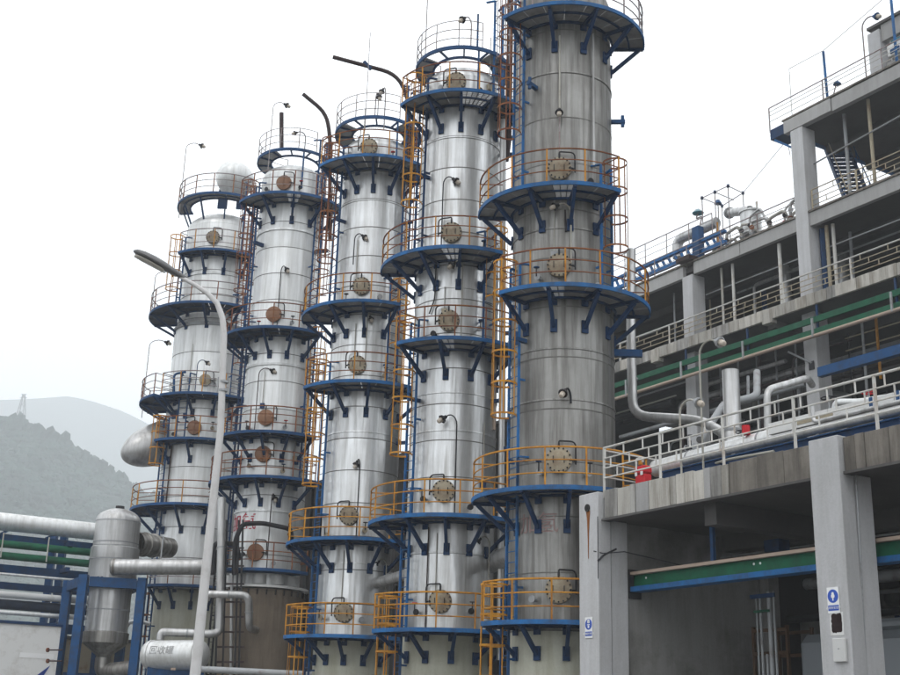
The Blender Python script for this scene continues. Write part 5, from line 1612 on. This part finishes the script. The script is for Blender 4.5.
t = thing('condensate_drum', 'white horizontal drum with domed ends on blue supports behind the street lamp', 'drum', ((-10.477, 50.000, 4.166)[0], 50, 0))
W, L = along((-11.461, 50.000, 4.099), (-9.566, 49.400, 4.120))
e_ = L
lathe('drum_shell', 'clad_white', t, [(0, -0.42)] + [(0.56*math.sin(PI/2*k/6), -0.38*math.cos(PI/2*k/6)) for k in range(1, 7)] + [(0.585, 0.0), (0.585, 0.07), (0.56, 0.08), (0.575, e_), (0.6, e_+0.01), (0.6, e_+0.08), (0.575, e_+0.1)] + dish(0.575, e_+0.1, 0.42), W, 40)
me = text_mesh('回收罐', 0.36, 'grey_ink', 0.003)
a_ = (Vector((-9.566, 49.400, 4.120)) - Vector((-11.461, 50.000, 4.099))).normalized()
f_ = Vector((0, -1, 0)); f_ = (f_-a_*a_.dot(f_)).normalized()
u_ = f_.cross(a_)*-1 if f_.cross(a_).z < 0 else f_.cross(a_)
o_ = Vector((-11.461, 50.000, 4.099)) + a_*0.75
for v in me.vertices:
    th = v.co.y/0.57 + 0.25
    v.co = o_ + a_*v.co.x + (f_*math.cos(th)+u_*math.sin(th))*(0.578+v.co.z)
link('painted_lettering', me, t)
q = (-11.134, 50.000, 3.610)
bar('saddle', 'blue', t, (q[0], 49.8, 0), (q[0], 49.8, q[2]+0.05), 0.22, 0.7)
q = (-10.030, 50.000, 3.643)
bar('saddle', 'blue', t, (q[0], 49.8, 0), (q[0], 49.8, q[2]+0.05), 0.22, 0.7)
bar('saddle_beam', 'blue', t, ((-11.433, 50.000, 3.449)[0], 49.8, (-11.433, 50.000, 3.449)[2]), ((-9.268, 50.000, 3.512)[0], 49.8, (-9.268, 50.000, 3.512)[2]), 0.2, 0.3)
q = (-10.370, 49.200, 3.558)
bar('yellow_tag', 'beige', t, (q[0]-0.08, 49.2, q[2]), (q[0]+0.1, 49.2, q[2]), 0.01, 0.09)

def loose_pipe(label, pts, r, mat='clad_pipe', bend=0.3, name='insulated_pipe', flanges=()):
    t = thing(name, label, 'pipe', pts[0])
    pipe('pipe_run', mat, t, pts, r, bend, 14)
    for i in flanges:
        p0, p1 = Vector(pts[i]), Vector(pts[i+1])
        W, L = along(p0.lerp(p1, 0.5), p1)
        lathe('clamp_ring', 'steel', t, [(r, 0), (r+0.02, 0), (r+0.02, 0.05), (r, 0.05)], W, 18)
loose_pipe('grey bent pipe rising from the drum and running right behind the lamp pole', [(-11.209, 50.200, 4.698), (-11.200, 50.200, 5.010), (-9.212, 50.500, 5.013), (-8.956, 50.600, 5.106), (-9.025, 50.600, 6.373), (-9.376, 51.000, 10.617)], 0.165, 'clad_pipe', 0.5, flanges=(1, 4))
loose_pipe('grey pipe loop bending down beside the brown skirt', [(-9.479, 50.000, 6.300), (-9.420, 50.000, 6.539), (-7.771, 50.000, 6.548), (-7.729, 50.400, 5.284), (-7.590, 51.400, 5.286)], 0.15, 'clad_pipe', 0.35, flanges=(1, 2))
loose_pipe('long grey pipe low across the feet of the towers', [(-9.151, 47.500, 3.515), (-4.406, 46.600, 3.399), (-0.708, 46.000, 3.167)], 0.12, 'steel', 0)
loose_pipe('thin green and white standpipe beside the left tower ladder', [(-8.481, 51.500, 3.483), (-8.775, 51.500, 7.493)], 0.07, 'clad_pipe', 0)
loose_pipe('small white elbow pipe behind the frame', [(-14.610, 58.000, 5.581), (-14.465, 58.000, 5.947), (-13.962, 58.000, 6.007), (-13.485, 58.000, 5.885)], 0.09, 'clad_white', 0.2)
t = thing('support_rack', 'thin black upright rack with cross rungs beside the brown skirt', 'rack', ((-8.760, 51.000, 3.454)[0], 51, 0))
q0, q1 = (-8.830, 51.000, 2.872), (-9.380, 51.000, 9.690)
bar('upright', 'black_iron', t, (q0[0], 51.0, 0), (q1[0], 51.0, q1[2]), 0.07, 0.07)
q0, q1 = (-8.550, 51.000, 2.880), (-9.088, 51.000, 9.698)
bar('upright', 'black_iron', t, (q0[0], 51.0, 0), (q1[0], 51.0, q1[2]), 0.07, 0.07)
q0, q1 = (-8.070, 51.000, 2.894), (-8.587, 51.000, 9.714)
bar('upright', 'black_iron', t, (q0[0], 51.0, 0), (q1[0], 51.0, q1[2]), 0.07, 0.07)
q0, q1 = (-7.910, 51.000, 2.899), (-8.420, 51.000, 9.719)
bar('upright', 'black_iron', t, (q0[0], 51.0, 0), (q1[0], 51.0, q1[2]), 0.07, 0.07)
bar('cross_rung', 'rust_pipe', t, (-9.404, 51.000, 8.523), (-8.285, 51.000, 8.557), 0.05, 0.07)
bar('cross_rung', 'rust_pipe', t, (-9.339, 51.000, 7.785), (-8.226, 51.000, 7.818), 0.05, 0.07)
bar('cross_rung', 'rust_pipe', t, (-9.275, 51.000, 7.052), (-8.167, 51.000, 7.086), 0.05, 0.07)
bar('cross_rung', 'rust_pipe', t, (-9.212, 51.000, 6.327), (-8.108, 51.000, 6.360), 0.05, 0.07)
bar('cross_rung', 'rust_pipe', t, (-9.160, 51.000, 5.727), (-8.060, 51.000, 5.759), 0.05, 0.07)
bar('cross_rung', 'rust_pipe', t, (-9.108, 51.000, 5.131), (-8.012, 51.000, 5.164), 0.05, 0.07)
bar('cross_rung', 'rust_pipe', t, (-9.056, 51.000, 4.540), (-7.964, 51.000, 4.572), 0.05, 0.07)
bar('cross_rung', 'rust_pipe', t, (-9.005, 51.000, 3.953), (-7.917, 51.000, 3.985), 0.05, 0.07)

# ---------------------------------------------------------------- pipe rack at the far left
RS = 58.2       # the rack runs into the depth at constant s
def rk(n, z, ds=0.0): return g(n, RS+ds, z)
t = thing('pipe_rack', 'blue steel pipe rack carrying green, white and grey pipes at the left edge', 'pipe rack', rk(8, 0), YAW)
def zr(y0): return y0
lines = [(-1.0, 0.26, 'clad_white', 9.95, 0.40, 'rod'), (-0.6, 0.0, 'blue', 9.30, 0.30, 'box'), (-1.3, 0, 'green', 8.93, 0.17, 'rod'), (-1.3, 0, 'green', 8.42, 0.17, 'rod'),
         (-0.4, 0, 'blue', 7.95, 0.36, 'box'), (-1.3, 0, 'clad_white', 7.62, 0.06, 'rod'), (-0.5, 0, 'blue_dark', 7.2, 0.30, 'box'), (-1.2, 0, 'white_paint', 6.75, 0.15, 'rod'), (-0.9, 0, 'deck_dark', 6.35, 0.22, 'rod'),
         (-1.2, 0, 'clad_white', 5.98, 0.10, 'rod'), (-1.0, 0, 'blue', 5.45, 0.42, 'box'), (-0.6, 0, 'blue_dark', 4.85, 0.2, 'box')]
for ds, _, m, z, r, kind in lines:
    if kind == 'rod': rod('pipe', m, t, rk(-12, z, ds), rk(17, z, ds), r, 18)
    else: bar('beam', m, t, rk(-12, z, ds), rk(17, z, ds), 0.25, r)
for n in (-8, -2, 4, 10, 15):
    for ds in (-0.2, 1.6):
        bar('post', 'blue', t, rk(n, 0, ds), rk(n, 10.0, ds), 0.3, 0.3)
    for z in (5.7, 7.0, 8.15, 9.3):
        bar('cross_beam', 'blue_dark', t, rk(n, z-0.1, -1.5), rk(n, z-0.1, 1.8), 0.2, 0.2)
for k in range(13):
    n = -10+k*2
    bar('hanger', 'galvanised', t, rk(n, 9.4, -1.5), rk(n, 8.3, -1.5), 0.05, 0.05)
    bar('brace', 'blue', t, rk(n, 9.4, -0.9), rk(n+0.7, 9.9, -0.9), 0.12, 0.12)
for k in range(7):
    bar('pipe', 'clad_white', t, rk(-10+k*3.1, 9.25, -1.42), rk(-8.4+k*3.1, 9.25, -1.42), 0.05, 0.10)

# white site building in front of the rack
t = thing('site_building', 'low white flat-walled building at the lower left corner', 'building', g(6, 52.3, 0), YAW)
wz = 5.27
gbox('wall', 'white_paint', t, -4, 14.15, 53.4, 56.4, 0, wz)
gbox('roof_edge', 'blue_dark', t, -4, 14.2, 53.33, 56.4, wz+0.002, wz+0.10)
gbox('worn_patch', 'sign_white', t, 12.6, 14.0, 53.385, 53.398, 3.95, 4.15)
bm = bmesh.new()
vs = [bm.verts.new((x, 0, z)) for x, z in ((-0.55, -0.55), (-0.2, -0.3), (0.45, 0.25), (0.15, -0.3), (-0.1, -0.55))]
f = bm.faces.new(vs)
bmesh.ops.solidify(bm, geom=[f], thickness=0.008)
link('painted_mark', mesh_from(bm, 'painted_mark', 'sign_blue', smooth=False), t, frame(g(13.45, 53.385, 3.45), NV, BV, ZV, 1, 1, 1))
t = thing('site_building', 'small cream shed seen behind the blue frame columns', 'building', g(10, 58, 0), YAW)
gbox('wall', 'rail_cream', t, 14.6, 18.5, 57.0, 57.9, 0, 5.0)
gbox('roof', 'soffit', t, 14.5, 18.6, 56.9, 57.95, 5.002, 5.15)
gbox('door', 'blue', t, 16.6, 17.1, 56.96, 56.998, 0, 4.6)
t = thing('valve_spindle', 'rusty horizontal valve spindle left of the blue frame', 'valve', (-16.217, 52.000, 4.273))
rod('spindle', 'rust_pipe', t, (-16.258, 52.000, 4.271), (-15.540, 51.800, 4.280), 0.03)
rod('wheel', 'rust_red', t, (-16.217, 52.000, 4.273), (-16.149, 51.980, 4.273), 0.09, 12)
rod('spindle', 'rust_pipe', t, (-16.201, 52.000, 3.834), (-15.485, 51.800, 3.844), 0.03)
rod('wheel', 'rust_red', t, (-16.160, 52.000, 3.835), (-16.092, 51.980, 3.836), 0.09, 12)

# ---------------------------------------------------------------- haze
bm = bmesh.new()
bmesh.ops.create_cube(bm, size=1.0)
hz = link('haze', mesh_from(bm, 'haze', None, smooth=False), None, Matrix.Translation((0, 1250, 345)) @ Matrix.Diagonal((5600, 5600, 694, 1)))
m = bpy.data.materials.new('haze')
m.use_nodes = True
nt = m.node_tree
nt.nodes.clear()
mo = nt.nodes.new('ShaderNodeOutputMaterial')
pv = nt.nodes.new('ShaderNodeVolumePrincipled')
pv.inputs['Color'].default_value = (0.94, 0.975, 1.0, 1)
pv.inputs['Density'].default_value = 0.00074
pv.inputs['Anisotropy'].default_value = 0.0
nt.links.new(pv.outputs[0], mo.inputs['Volume'])
hz.data.materials.append(m)
tag(hz, kind='stuff')
